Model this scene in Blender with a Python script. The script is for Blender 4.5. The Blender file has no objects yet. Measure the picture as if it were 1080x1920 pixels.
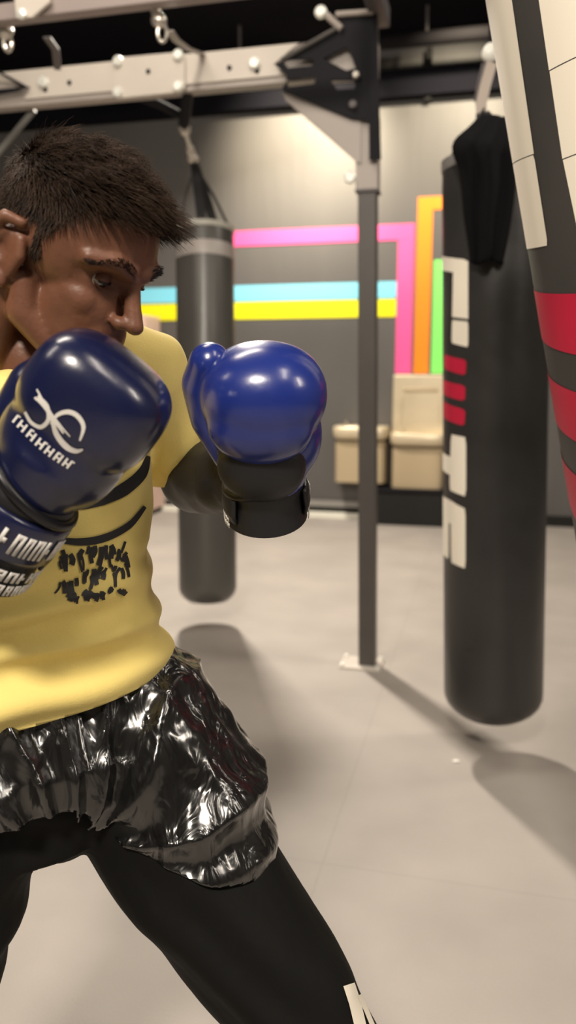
import bpy, bmesh, math, random
import numpy as np
from mathutils import Vector, Matrix, noise
from mathutils.bvhtree import BVHTree
rnd = random.Random(7)
sc = bpy.context.scene
C = sc.collection
PI = math.pi

# ------------------------------------------------------------------ camera
FPX = 1500.0
TH = math.radians(9.83)
CAM = np.array([0, 0, 1.4])
FW = np.array([0, math.cos(TH), -math.sin(TH)])
UP = np.array([0, math.sin(TH), math.cos(TH)])
RX = np.array([1.0, 0, 0])
def rdir(px, py): return FW + (px - 540) / FPX * RX + (960 - py) / FPX * UP
def P(px, py, d): return CAM + d * rdir(px, py)
def FLOOR(px, py):
    r = rdir(px, py); return CAM + r * (-CAM[2] / r[2])
AW = math.radians(14)                                   # the rig and the wall stand turned 14 degrees
Wd = np.array([math.cos(AW), -math.sin(AW), 0.0])       # along the wall
Nd = np.array([math.sin(AW), math.cos(AW), 0.0])        # into the wall
Zd = np.array([0, 0, 1.0])
def PLANE(px, py, c):
    r = rdir(px, py); return CAM + r * ((c - CAM @ Nd) / (r @ Nd))

cam = bpy.data.cameras.new('camera'); camo = bpy.data.objects.new('camera', cam); C.objects.link(camo)
camo.location = CAM; camo.rotation_euler = (PI / 2 - TH, 0, 0)
cam.sensor_fit = 'VERTICAL'; cam.sensor_height = 36; cam.lens = FPX / 1920 * 36
cam.clip_start = 0.05
cam.dof.use_dof = True; cam.dof.focus_distance = 1.0; cam.dof.aperture_fstop = cam.lens / 1000 / 0.0085
sc.camera = camo

# ------------------------------------------------------------------ materials
def srgb(r, g, b):
    f = lambda c: (c / 255 / 12.92) if c / 255 <= .04045 else ((c / 255 + .055) / 1.055) ** 2.4
    return (f(r), f(g), f(b), 1)
def mat(name, col, rough=.5, metal=0, spec=.5, var=0, vscale=8, bump=0, bscale=60, coat=0, sheen=0, emit=None, stretch=(1, 1, 1), detail=4, sss=0, rvar=0):
    m = bpy.data.materials.new(name); m.use_nodes = True
    nt = m.node_tree; b = nt.nodes['Principled BSDF']; L = nt.links.new
    b.inputs['Base Color'].default_value = col; b.inputs['Roughness'].default_value = rough
    b.inputs['Metallic'].default_value = metal; b.inputs['Specular IOR Level'].default_value = spec
    b.inputs['Coat Weight'].default_value = coat; b.inputs['Coat Roughness'].default_value = .15
    b.inputs['Sheen Weight'].default_value = sheen
    if sss:
        b.inputs['Subsurface Weight'].default_value = sss; b.inputs['Subsurface Radius'].default_value = (.01, .004, .002)
        b.inputs['Subsurface Scale'].default_value = .5
    if emit:
        b.inputs['Emission Color'].default_value = emit[0]; b.inputs['Emission Strength'].default_value = emit[1]
    tc = nt.nodes.new('ShaderNodeTexCoord'); mp = nt.nodes.new('ShaderNodeMapping'); L(tc.outputs['Object'], mp.inputs['Vector'])
    mp.inputs['Scale'].default_value = stretch
    if var or rvar:
        n = nt.nodes.new('ShaderNodeTexNoise'); n.inputs['Scale'].default_value = vscale; n.inputs['Detail'].default_value = detail
        L(mp.outputs[0], n.inputs['Vector'])
        if var:
            r = nt.nodes.new('ShaderNodeMapRange'); r.inputs[1].default_value = .3; r.inputs[2].default_value = .7
            r.inputs[3].default_value = 1 - var; r.inputs[4].default_value = 1 + var; L(n.outputs['Fac'], r.inputs[0])
            mx = nt.nodes.new('ShaderNodeVectorMath'); mx.operation = 'SCALE'; mx.inputs[0].default_value = col[:3]
            L(r.outputs[0], mx.inputs['Scale']); L(mx.outputs[0], b.inputs['Base Color'])
        if rvar:
            r2 = nt.nodes.new('ShaderNodeMapRange'); r2.inputs[1].default_value = .3; r2.inputs[2].default_value = .7
            r2.inputs[3].default_value = max(.02, rough - rvar); r2.inputs[4].default_value = rough + rvar
            L(n.outputs['Fac'], r2.inputs[0]); L(r2.outputs[0], b.inputs['Roughness'])
    if bump:
        n2 = nt.nodes.new('ShaderNodeTexNoise'); n2.inputs['Scale'].default_value = bscale; n2.inputs['Detail'].default_value = detail
        L(mp.outputs[0], n2.inputs['Vector'])
        bp = nt.nodes.new('ShaderNodeBump'); bp.inputs['Strength'].default_value = 1; bp.inputs['Distance'].default_value = bump
        L(n2.outputs['Fac'], bp.inputs['Height']); L(bp.outputs[0], b.inputs['Normal'])
    return m

M = {}
M['wall'] = mat('wall_paint', (.105, .10, .095, 1), .55, var=.12, vscale=1.2, bump=.003, bscale=12, stretch=(1, 1, .15))
M['ceil'] = mat('ceiling_black', (.006, .006, .009, 1), .9, spec=.1)
M['dark_trim'] = mat('dark_trim', (.018, .018, .017, 1), .7, spec=.2)
M['pale_trim'] = mat('pale_trim', (.85, .84, .74, 1), .5)
M['black_metal'] = mat('black_metal', (.006, .006, .009, 1), .7, spec=.2, var=.1)
M['post_grey'] = mat('post_grey', (.075, .068, .062, 1), .45, var=.06, bump=.0004, bscale=200)
M['sleeve_grey'] = mat('sleeve_grey', (.36, .32, .29, 1), .45)
M['beam_grey'] = mat('beam_grey', (.58, .53, .47, 1), .5, var=.05, vscale=3)
M['beam_dark'] = mat('beam_dark', (.10, .09, .09, 1), .5)
M['bolt'] = mat('bolt_steel', (.85, .86, .8, 1), .3, metal=.3)
M['steel'] = mat('steel', (.62, .58, .52, 1), .3, metal=.8)
M['strap_black'] = mat('strap_black', (.012, .012, .013, 1), .75, bump=.0005, bscale=300)
M['bag'] = mat('bag_black_leather', (.024, .023, .022, 1), .34, spec=.55, var=.2, vscale=4, bump=.002, bscale=9, rvar=.08)
M['bag_near'] = mat('bag_dark_leather', (.045, .042, .040, 1), .5, var=.12, vscale=5, bump=.0012, bscale=14)
M['bag_grey'] = mat('bag_grey_leather', (.075, .072, .066, 1), .33, var=.15, vscale=3, bump=.003, bscale=6, stretch=(1, 1, .3))
M['bag_white'] = mat('bag_print_white', (.86, .80, .68, 1), .5)
M['bag_red'] = mat('bag_print_red', (.50, .010, .045, 1), .45, var=.08, vscale=6)
M['cloth_black'] = mat('black_cloth', (.005, .005, .006, 1), .95, spec=.1, bump=.002, bscale=25)
M['steel_panel'] = mat('fountain_steel', (.72, .62, .44, 1), .38, metal=.35, var=.06, vscale=5)
M['steel_body'] = mat('fountain_body', (.52, .42, .27, 1), .45, metal=.2)
M['pink_pale'] = mat('cabinet_pale', (.72, .52, .44, 1), .6, var=.04)
M['blue'] = mat('glove_blue_lit', (.012, .027, .19, 1), .27, spec=.6, bump=.0006, bscale=28, coat=.35)  # the pair's blue as it looks lit, for the far glove
M['blue_shaded'] = mat('glove_blue_shaded', (.006, .009, .042, 1), .27, spec=.6, bump=.0007, bscale=24, coat=.35)  # same glove blue, near glove's shade put into the colour
M['glove_black'] = mat('glove_black', (.008, .008, .010, 1), .5, bump=.0006, bscale=60)
M['piping'] = mat('glove_piping', (.006, .006, .008, 1), .35)
M['white_print'] = mat('white_print', (.72, .70, .66, 1), .4)
M['skin'] = mat('skin', (.165, .070, .040, 1), .46, var=.10, vscale=30, bump=.0004, bscale=220, sss=.12, spec=.45)
M['lip'] = mat('lip', (.26, .09, .07, 1), .4)
M['eye_w'] = mat('eye_white', (.55, .52, .48, 1), .15)
M['eye_b'] = mat('eye_iris', (.012, .008, .006, 1), .1)
M['hair'] = mat('hair_brown', (.042, .025, .016, 1), .5, spec=.25, var=.3, vscale=60)
M['brow'] = mat('brow_hair', (.012, .009, .008, 1), .6)
M['shirt'] = mat('shirt_yellow', (.90, .72, .23, 1), .85, sheen=.15, bump=.0004, bscale=400, var=.04, vscale=10)
M['shirt_print'] = mat('shirt_print', (.016, .016, .019, 1), .6)
M['teal'] = mat('teal_rib', (.01, .22, .25, 1), .8)
M['trousers'] = mat('trouser_black', (.006, .006, .0055, 1), .7, spec=.15, bump=.002, bscale=20)
M['floor_speck'] = mat('paper_white', (.85, .82, .75, 1), .7)
for k, c in dict(pink=(1.0, .11, .36, 1), blue=(.25, .78, 1.0, 1), yellow=(1.0, .95, .005, 1), orange=(1.0, .27, .004, 1), green=(.25, 1.0, .17, 1)).items():
    M['s_' + k] = mat('stripe_' + k, c, .5)

def shorts_mat():
    m = mat('shorts_gloss', (.006, .006, .006, 1), .22, spec=.8, coat=.8)
    nt = m.node_tree; L = nt.links.new; b = nt.nodes['Principled BSDF']
    tc = nt.nodes.new('ShaderNodeTexCoord'); mp = nt.nodes.new('ShaderNodeMapping'); L(tc.outputs['Object'], mp.inputs[0])
    mp.inputs['Scale'].default_value = (1, 1, .42); mp.inputs['Rotation'].default_value = (.2, .35, 0)
    n = nt.nodes.new('ShaderNodeTexNoise'); n.inputs['Scale'].default_value = 30; n.inputs['Detail'].default_value = 2.5; n.inputs['Distortion'].default_value = .8
    L(mp.outputs[0], n.inputs['Vector'])
    bp = nt.nodes.new('ShaderNodeBump'); bp.inputs['Distance'].default_value = .011; L(n.outputs['Fac'], bp.inputs['Height'])
    L(bp.outputs[0], b.inputs['Normal'])
    return m
M['shorts'] = shorts_mat()

def floor_mat():
    m = mat('floor_rubber', (.36, .33, .29, 1), .62, bump=.0006, bscale=160)
    nt = m.node_tree; L = nt.links.new; b = nt.nodes['Principled BSDF']
    tc = nt.nodes.new('ShaderNodeTexCoord'); mp = nt.nodes.new('ShaderNodeMapping'); L(tc.outputs['Object'], mp.inputs[0])
    fs = FLOOR(690, 1370); mp.inputs['Location'].default_value = (-(fs @ Wd), -(fs @ Nd) + .9, 0)
    sx = nt.nodes.new('ShaderNodeSeparateXYZ'); L(mp.outputs[0], sx.inputs[0])
    def seam(sock):
        w = nt.nodes.new('ShaderNodeMath'); w.operation = 'PINGPONG'; w.inputs[1].default_value = 1.0; L(sock, w.inputs[0])
        g = nt.nodes.new('ShaderNodeMath'); g.operation = 'LESS_THAN'; g.inputs[1].default_value = .0022; L(w.outputs[0], g.inputs[0]); return g
    a = seam(sx.outputs[0]); c = seam(sx.outputs[1])
    mxm = nt.nodes.new('ShaderNodeMath'); mxm.operation = 'MAXIMUM'; L(a.outputs[0], mxm.inputs[0]); L(c.outputs[0], mxm.inputs[1])
    n = nt.nodes.new('ShaderNodeTexNoise'); n.inputs['Scale'].default_value = 2.2; n.inputs['Detail'].default_value = 6; L(tc.outputs['Object'], n.inputs[0])
    n3 = nt.nodes.new('ShaderNodeTexNoise'); n3.inputs['Scale'].default_value = 260; L(tc.outputs['Object'], n3.inputs[0])
    ad = nt.nodes.new('ShaderNodeMath'); ad.operation = 'MULTIPLY_ADD'; ad.inputs[1].default_value = .35; L(n3.outputs['Fac'], ad.inputs[0]); L(n.outputs['Fac'], ad.inputs[2])
    r = nt.nodes.new('ShaderNodeMapRange'); r.inputs[1].default_value = .45; r.inputs[2].default_value = .9; r.inputs[3].default_value = .88; r.inputs[4].default_value = 1.1
    L(ad.outputs[0], r.inputs[0])
    s1 = nt.nodes.new('ShaderNodeMath'); s1.operation = 'MULTIPLY_ADD'; s1.inputs[1].default_value = -.12; L(mxm.outputs[0], s1.inputs[0]); L(r.outputs[0], s1.inputs[2])
    vm = nt.nodes.new('ShaderNodeVectorMath'); vm.operation = 'SCALE'; vm.inputs[0].default_value = (.335, .305, .275); L(s1.outputs[0], vm.inputs['Scale'])
    L(vm.outputs[0], b.inputs['Base Color'])
    return m
M['floor'] = floor_mat()

# ------------------------------------------------------------------ mesh helpers
class MB:
    """collects (verts, faces) pieces for ONE mesh"""
    def __init__(s): s.v = []; s.f = []
    def add(s, v, f):
        o = len(s.v); s.v += [tuple(map(float, p)) for p in v]; s.f += [tuple(i + o for i in q) for q in f]; return s
def box(mb, c, size, ax=(RX, np.array([0, 1., 0]), Zd)):
    c = np.array(c, float); v = []
    for k in (-1, 1):
        for j in (-1, 1):
            for i in (-1, 1):
                v.append(c + ax[0] * i * size[0] / 2 + ax[1] * j * size[1] / 2 + ax[2] * k * size[2] / 2)
    mb.add(v, [(0, 2, 3, 1), (4, 5, 7, 6), (0, 1, 5, 4), (2, 6, 7, 3), (0, 4, 6, 2), (1, 3, 7, 5)])
def frame_of(d):
    d = np.array(d, float); d /= np.linalg.norm(d)
    a = np.array([0, 0, 1.]) if abs(d[2]) < .9 else np.array([1., 0, 0])
    x = np.cross(a, d); x /= np.linalg.norm(x); return x, np.cross(d, x), d
def tube(mb, pts, rad, n=16, flat=None, caps=True):
    """a tube along pts (parallel transport); rad per point; flat = (w,h) squashes the section"""
    pts = [np.array(p, float) for p in pts]
    if np.isscalar(rad): rad = [rad] * len(pts)
    x, y, _ = frame_of(pts[1] - pts[0]); v = []; f = []
    for i, p in enumerate(pts):
        t = pts[min(i + 1, len(pts) - 1)] - pts[max(i - 1, 0)]; t = t / np.linalg.norm(t)
        x = x - t * (x @ t); x /= np.linalg.norm(x); y = np.cross(t, x)
        for k in range(n):
            a = 2 * PI * k / n; v.append(p + rad[i] * (x * math.cos(a) + y * math.sin(a)))
    for i in range(len(pts) - 1):
        for k in range(n):
            f.append((i * n + k, i * n + (k + 1) % n, (i + 1) * n + (k + 1) % n, (i + 1) * n + k))
    if caps:
        f.append(tuple(range(n))[::-1]); f.append(tuple((len(pts) - 1) * n + k for k in range(n)))
    mb.add(v, f)
def strap(mb, pts, w, t, side):
    """a flat belt along pts, width w along side"""
    pts = [np.array(p, float) for p in pts]; v = []; f = []; side = np.array(side, float)
    for i, p in enumerate(pts):
        d = pts[min(i + 1, len(pts) - 1)] - pts[max(i - 1, 0)]; d /= np.linalg.norm(d)
        s = side - d * (side @ d); s /= np.linalg.norm(s); n = np.cross(d, s)
        for a, b in ((-1, -1), (1, -1), (1, 1), (-1, 1)): v.append(p + s * a * w / 2 + n * b * t / 2)
    for i in range(len(pts) - 1):
        for k in range(4): f.append((i * 4 + k, i * 4 + (k + 1) % 4, i * 4 + 4 + (k + 1) % 4, i * 4 + 4 + k))
    f.append((3, 2, 1, 0)); e = (len(pts) - 1) * 4; f.append((e, e + 1, e + 2, e + 3)); mb.add(v, f)
def ell(mb, c, r, ax=None, nu=28, nv=18, ex=2.0):
    c = np.array(c, float); ax = np.eye(3) if ax is None else np.array(ax, float)
    if np.isscalar(r): r = (r, r, r)
    v = [c + ax[2] * r[2]]; f = []
    for j in range(1, nv):
        t = PI * j / nv
        for i in range(nu):
            a = 2 * PI * i / nu
            u_ = np.array([math.sin(t) * math.cos(a), math.sin(t) * math.sin(a), math.cos(t)])
            if ex != 2.0: u_ = u_ / (np.abs(u_) ** ex).sum() ** (1 / ex)
            v.append(c + ax[0] * r[0] * u_[0] + ax[1] * r[1] * u_[1] + ax[2] * r[2] * u_[2])
    v.append(c - ax[2] * r[2]); last = len(v) - 1
    for i in range(nu):
        f.append((0, 1 + i, 1 + (i + 1) % nu)); f.append((last, last - nu + (i + 1) % nu, last - nu + i))
    for j in range(nv - 2):
        for i in range(nu):
            a = 1 + j * nu; f.append((a + i, a + nu + i, a + nu + (i + 1) % nu, a + (i + 1) % nu))
    mb.add(v, f)
def chain(mb, pts, rad, n=24):
    """sphere-swept chain: limbs"""
    for p, r in zip(pts, rad): ell(mb, p, r, nu=n, nv=n // 2 + 4)
    for i in range(len(pts) - 1): tube(mb, [pts[i], pts[i + 1]], [rad[i], rad[i + 1]], n)
def loft(mb, rings, n=48, ex=2.4):
    """rings: (center, a, b, dirA, dirB) -> closed solid"""
    v = []; f = []
    for c, a, b, A, B in rings:
        for k in range(n):
            t = 2 * PI * k / n; ct, st = math.cos(t), math.sin(t)
            v.append(np.array(c) + A * a * math.copysign(abs(ct) ** (2 / ex), ct) + B * b * math.copysign(abs(st) ** (2 / ex), st))
    for i in range(len(rings) - 1):
        for k in range(n): f.append((i * n + k, i * n + (k + 1) % n, (i + 1) * n + (k + 1) % n, (i + 1) * n + k))
    f.append(tuple(range(n))[::-1]); f.append(tuple((len(rings) - 1) * n + k for k in range(n))); mb.add(v, f)
def lathe(mb, prof, o, ax, n=48):
    """prof: (r, t) along ax[2] from o"""
    v = []; f = []
    for r, t in prof:
        for k in range(n):
            a = 2 * PI * k / n; v.append(o + ax[2] * t + r * (ax[0] * math.cos(a) + ax[1] * math.sin(a)))
    for i in range(len(prof) - 1):
        for k in range(n): f.append((i * n + k, i * n + (k + 1) % n, (i + 1) * n + (k + 1) % n, (i + 1) * n + k))
    f.append(tuple(range(n))[::-1]); f.append(tuple((len(prof) - 1) * n + k for k in range(n))); mb.add(v, f)

def nrm_mesh(me):
    bm = bmesh.new(); bm.from_mesh(me); bmesh.ops.recalc_face_normals(bm, faces=bm.faces); bm.to_mesh(me); bm.free()
def build(name, mb, m, root=None, parent=None, smooth=True, bevel=0, angle=40, recalc=True, me=None):
    """ONE mesh object. Verts are world; root = the thing's origin (np array) the verts are taken relative to."""
    if me is None:
        me = bpy.data.meshes.new(name); v = mb.v
        if root is not None: v = [tuple(np.array(p) - root) for p in v]
        me.from_pydata(v, [], mb.f)
    me.update()
    if recalc: nrm_mesh(me)
    o = bpy.data.objects.new(name, me); C.objects.link(o)
    if m is not None: me.materials.append(m)
    if bevel:
        b = o.modifiers.new('bevel', 'BEVEL'); b.width = bevel; b.segments = 2; b.limit_method = 'ANGLE'; b.angle_limit = math.radians(35)
    if smooth:
        me.shade_smooth()
        if angle < 180:
            me.set_sharp_from_angle(angle=math.radians(angle))
    if parent is not None: o.parent = parent
    return o
def tag(o, label=None, cat=None, group=None, kind=None):
    if label: o['label'] = label
    if cat: o['category'] = cat
    if group: o['group'] = group
    if kind: o['kind'] = kind
    return o
def thing(name, label, cat, loc, group=None):
    o = bpy.data.objects.new(name, None); C.objects.link(o); o.location = loc; o.empty_display_size = .1
    return tag(o, label, cat, group)
def prism(mb, poly, t_dir, thick, holes=()):
    """polygon (3-D points, planar) with holes, extruded along t_dir"""
    bm = bmesh.new(); edges = []
    for lp in [poly] + list(holes):
        vs = [bm.verts.new(p) for p in lp]
        for i in range(len(vs)): edges.append(bm.edges.new((vs[i], vs[(i + 1) % len(vs)])))
    bmesh.ops.triangle_fill(bm, use_beauty=True, use_dissolve=False, edges=edges)
    r = bmesh.ops.extrude_face_region(bm, geom=bm.faces[:])
    bmesh.ops.translate(bm, verts=[g for g in r['geom'] if isinstance(g, bmesh.types.BMVert)], vec=Vector(t_dir) * thick)
    bm.verts.index_update()
    mb.add([v.co[:] for v in bm.verts], [tuple(v.index for v in f.verts) for f in bm.faces]); bm.free()

def vox(mb, size, smooth=3, sub=0):
    """union of the closed pieces of mb as one smooth watertight surface -> (verts array, mesh)"""
    me = bpy.data.meshes.new('tmp'); me.from_pydata(mb.v, [], mb.f); me.update(); nrm_mesh(me)
    o = bpy.data.objects.new('tmp', me); C.objects.link(o)
    md = o.modifiers.new('r', 'REMESH'); md.mode = 'VOXEL'; md.voxel_size = size; md.adaptivity = 0
    dg = bpy.context.evaluated_depsgraph_get(); dg.update()
    out = bpy.data.meshes.new_from_object(o.evaluated_get(dg)); bpy.data.objects.remove(o); bpy.data.meshes.remove(me)
    if smooth: relax(out, smooth)
    return out
def getv(me):
    a = np.empty(len(me.vertices) * 3); me.vertices.foreach_get('co', a); return a.reshape(-1, 3)
def getn(me):
    a = np.empty(len(me.vertices) * 3); me.vertex_normals.foreach_get('vector', a); return a.reshape(-1, 3)
def setv(me, v): me.vertices.foreach_set('co', np.ascontiguousarray(v).reshape(-1)); me.update()
def relax(me, it, mask=None):
    e = np.empty(len(me.edges) * 2, int); me.edges.foreach_get('vertices', e); e = e.reshape(-1, 2); v = getv(me)
    deg = np.bincount(e.ravel(), minlength=len(v)).astype(float)[:, None]; deg[deg == 0] = 1
    for k in range(it):
        for lam in (.55, -.42 if it > 4 else 0):
            if lam == 0: continue
            s = np.zeros_like(v)
            for j in range(3):
                s[:, j] = np.bincount(e[:, 0], v[e[:, 1], j], len(v)) + np.bincount(e[:, 1], v[e[:, 0], j], len(v))
            d = lam * (s / deg - v)
            if mask is not None: d *= mask[:, None]
            v = v + d
    setv(me, v)
def bvh_of(me): return BVHTree.FromPolygons([v.co[:] for v in me.vertices], [tuple(p.vertices) for p in me.polygons])
def fnoise(v, scale, seed=0.0):
    return np.array([noise.noise((x * scale[0] + seed, y * scale[1] + seed * .7, z * scale[2] - seed)) for x, y, z in v])

def cut(me, co, no, R):
    """a clean open hem: drop what lies past the plane within R of co"""
    bm = bmesh.new(); bm.from_mesh(me); co = Vector(co)
    fs = [f for f in bm.faces if (f.calc_center_median() - co).length < R]
    g = set(fs)
    for f in fs: g.update(f.edges); g.update(f.verts)
    bmesh.ops.bisect_plane(bm, geom=list(g), plane_co=co, plane_no=Vector(no), clear_outer=True)
    bm.to_mesh(me); bm.free(); me.update()
# ------------------------------------------------------------------ decals lying on surfaces
def ray_hit(bvh, px, py):
    r = Vector(rdir(px, py)); h = bvh.ray_cast(Vector(CAM), r.normalized())
    return h
def ribbon_px(mb, bvh, pts, wid, off=.0012, nw=3, step=7, closed=False):
    """stroke along photo-pixel polyline, laid on the surface; wid scalar or per point"""
    pts = [np.array(p, float) for p in pts]
    if np.isscalar(wid): wid = [wid] * len(pts)
    S = []
    for i in range(len(pts) - 1):
        L = np.linalg.norm(pts[i + 1] - pts[i]); k = max(1, int(L / step))
        for j in range(k): S.append((pts[i] + (pts[i + 1] - pts[i]) * j / k, wid[i] + (wid[i + 1] - wid[i]) * j / k))
    S.append((pts[-1], wid[-1])); rows = []
    for i, (p, w) in enumerate(S):
        d = S[min(i + 1, len(S) - 1)][0] - S[max(0, i - 1)][0]; d /= (np.linalg.norm(d) + 1e-9); q = np.array([-d[1], d[0]]); row = []
        for k in range(nw + 1):
            u = p + q * w * (k / nw - .5); h = ray_hit(bvh, *u)
            row.append(None if h[0] is None else np.array(h[0]) + np.array(h[1]) * off * (1 if h[1].dot(Vector(rdir(*u))) < 0 else -1))
        rows.append(row)
    v = []; f = []; idx = {}
    for i, row in enumerate(rows):
        for k, p in enumerate(row):
            if p is not None: idx[i, k] = len(v); v.append(p)
    for i in range(len(rows) - 1):
        for k in range(nw):
            q = [(i, k), (i, k + 1), (i + 1, k + 1), (i + 1, k)]
            if all(a in idx for a in q):
                ids = [idx[a] for a in q]; pp = [v[a] for a in ids]
                if max(np.linalg.norm(pp[0] - pp[2]), np.linalg.norm(pp[1] - pp[3])) < .05: f.append(tuple(ids))
    mb.add(v, f)
def smooth_curve(pts, n=8):
    """catmull-rom through pts"""
    pts = [np.array(p, float) for p in pts]; out = []
    for i in range(len(pts) - 1):
        p0, p1, p2, p3 = pts[max(i - 1, 0)], pts[i], pts[i + 1], pts[min(i + 2, len(pts) - 1)]
        for k in range(n):
            t = k / n; out.append(.5 * (2 * p1 + (p2 - p0) * t + (2 * p0 - 5 * p1 + 4 * p2 - p3) * t * t + (3 * p1 - p0 - 3 * p2 + p3) * t ** 3))
    out.append(pts[-1]); return out
def resample(a, n):
    a = np.array(a, float); t = np.linspace(0, len(a) - 1, n); i = np.minimum(t.astype(int), len(a) - 2); u = (t - i)[:, None]
    return a[i] * (1 - u) + a[i + 1] * u

# ------------------------------------------------------------------ the room
Z0 = np.zeros(3)
CW = (FLOOR(650, 970) @ Nd)                              # back wall plane
CEIL = 4.35
def wn(s, n, z): return Wd * s + Nd * n + Zd * z
AXW = (Wd, Nd, Zd)
def sbox(name, s0, s1, n0, n1, z0, z1, m, bevel=0, kind='structure'):
    mb = MB(); box(mb, wn((s0 + s1) / 2, (n0 + n1) / 2, (z0 + z1) / 2), (s1 - s0, n1 - n0, z1 - z0), AXW)
    o = build(name, mb, m, smooth=False, bevel=bevel); o['kind'] = kind; return o
SL, SR, NB = -5.5, 5.0, -4.0
sbox('floor', SL - .1, SR + .1, NB - .1, CW + .1, -.1, 0, M['floor'])
sbox('ceiling', SL - .1, SR + .1, NB - .1, CW + .1, CEIL, CEIL + .1, M['ceil'])
sbox('wall_back', SL - .1, SR + .1, CW, CW + .1, 0, CEIL, M['wall'])
sbox('wall_left', SL - .1, SL, NB, CW, 0, CEIL, M['wall'])
sbox('wall_right', SR, SR + .1, NB, CW, 0, CEIL, M['wall'])
sbox('wall_front', SL - .1, SR + .1, NB - .1, NB, 0, CEIL, M['wall'])
def wall_s(px, py, c=None):
    p = PLANE(px, py, CW if c is None else c); return p @ Wd, p[2]
s_tr, z_tr = wall_s(810, 184)
sbox('trim_1', SL, SR, CW - .12, CW, z_tr, z_tr + .22, M['ceil'])          # black band along the wall top
s_b0, _ = wall_s(708, 960)
sbox('baseboard_back', SL, SR, CW - .02, CW, 0, .1, M['dark_trim'])
sbox('baseboard_left', SL, SL + .02, NB, CW, 0, .1, M['dark_trim'])

# painted stripes on the wall
def px_sz(px, py): return wall_s(px, py, CW - .004)
def stripe(name, label, boxes, m):
    mb = MB()
    for (s0, z0, s1, z1) in boxes:
        box(mb, wn((s0 + s1) / 2, CW - .0045, (z0 + z1) / 2), (abs(s1 - s0), .006, abs(z1 - z0)), AXW)
    o = build(name, mb, m, smooth=False, bevel=.002); tag(o, label, 'wall stripe', 'coloured stripes on the back wall'); return o
def hz(x0, x1, xm, ya, yb):
    return (px_sz(x0, ya)[0], px_sz(xm, ya)[1], px_sz(x1, ya)[0], px_sz(xm, yb)[1])
def vt(xa, xb, ym, y0, y1):
    return (px_sz(xa, ym)[0], px_sz(xa, y0)[1], px_sz(xb, ym)[0], px_sz(xa, y1)[1])
sL = px_sz(190, 560)[0]
b = hz(430, 775, 550, 429, 458); v_ = vt(744, 774, 560, 430, 700)
stripe('painted_stripe', 'pink stripe running along the wall and turning down to the steel fountain', [(px_sz(330, 440)[0], b[1], v_[2], b[3]), (v_[0], v_[3], v_[2], b[3])], M['s_pink'])
b = hz(290, 744, 550, 533, 563)
stripe('painted_stripe', 'light blue horizontal stripe on the wall directly above the yellow one', [(sL, b[1], v_[0] - .004, b[3])], M['s_blue'])
b = hz(290, 744, 550, 565, 597)
stripe('painted_stripe', 'yellow horizontal stripe on the wall, lowest of the horizontal bands', [(sL, b[1], v_[0] - .004, b[3])], M['s_yellow'])
vo = vt(779, 807, 560, 371, 700); bo = hz(779, 836, 800, 369, 394)
stripe('painted_stripe', 'orange vertical stripe hooking right at its top, between pink and green', [(vo[0], vo[3], vo[2], bo[1]), (vo[2], bo[3], px_sz(836, 380)[0], bo[1])], M['s_orange'])
vg = vt(811, 836, 600, 488, 700)
stripe('painted_stripe', 'short bright green vertical stripe beside the black bag edge', [vg], M['s_green'])

# pale skirting strip, black bench, pale cabinet
sA = wall_s(540, 965)[0]; sP = wall_s(703, 965)[0]
mb = MB(); box(mb, wn((sA - 1.6 + sP) / 2, CW - .045, .025), (sP - sA + 1.6, .05, .05), AXW)
build('trim_2', mb, M['pale_trim'], smooth=False)['kind'] = 'structure'
mb = MB(); box(mb, wn((sA - 1.6 + sP) / 2, CW - .026, .135), (sP - sA + 1.6, .012, .06), AXW)
build('trim_3', mb, mat('grey_trim', (.28, .27, .25, 1), .5), smooth=False)['kind'] = 'structure'

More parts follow.
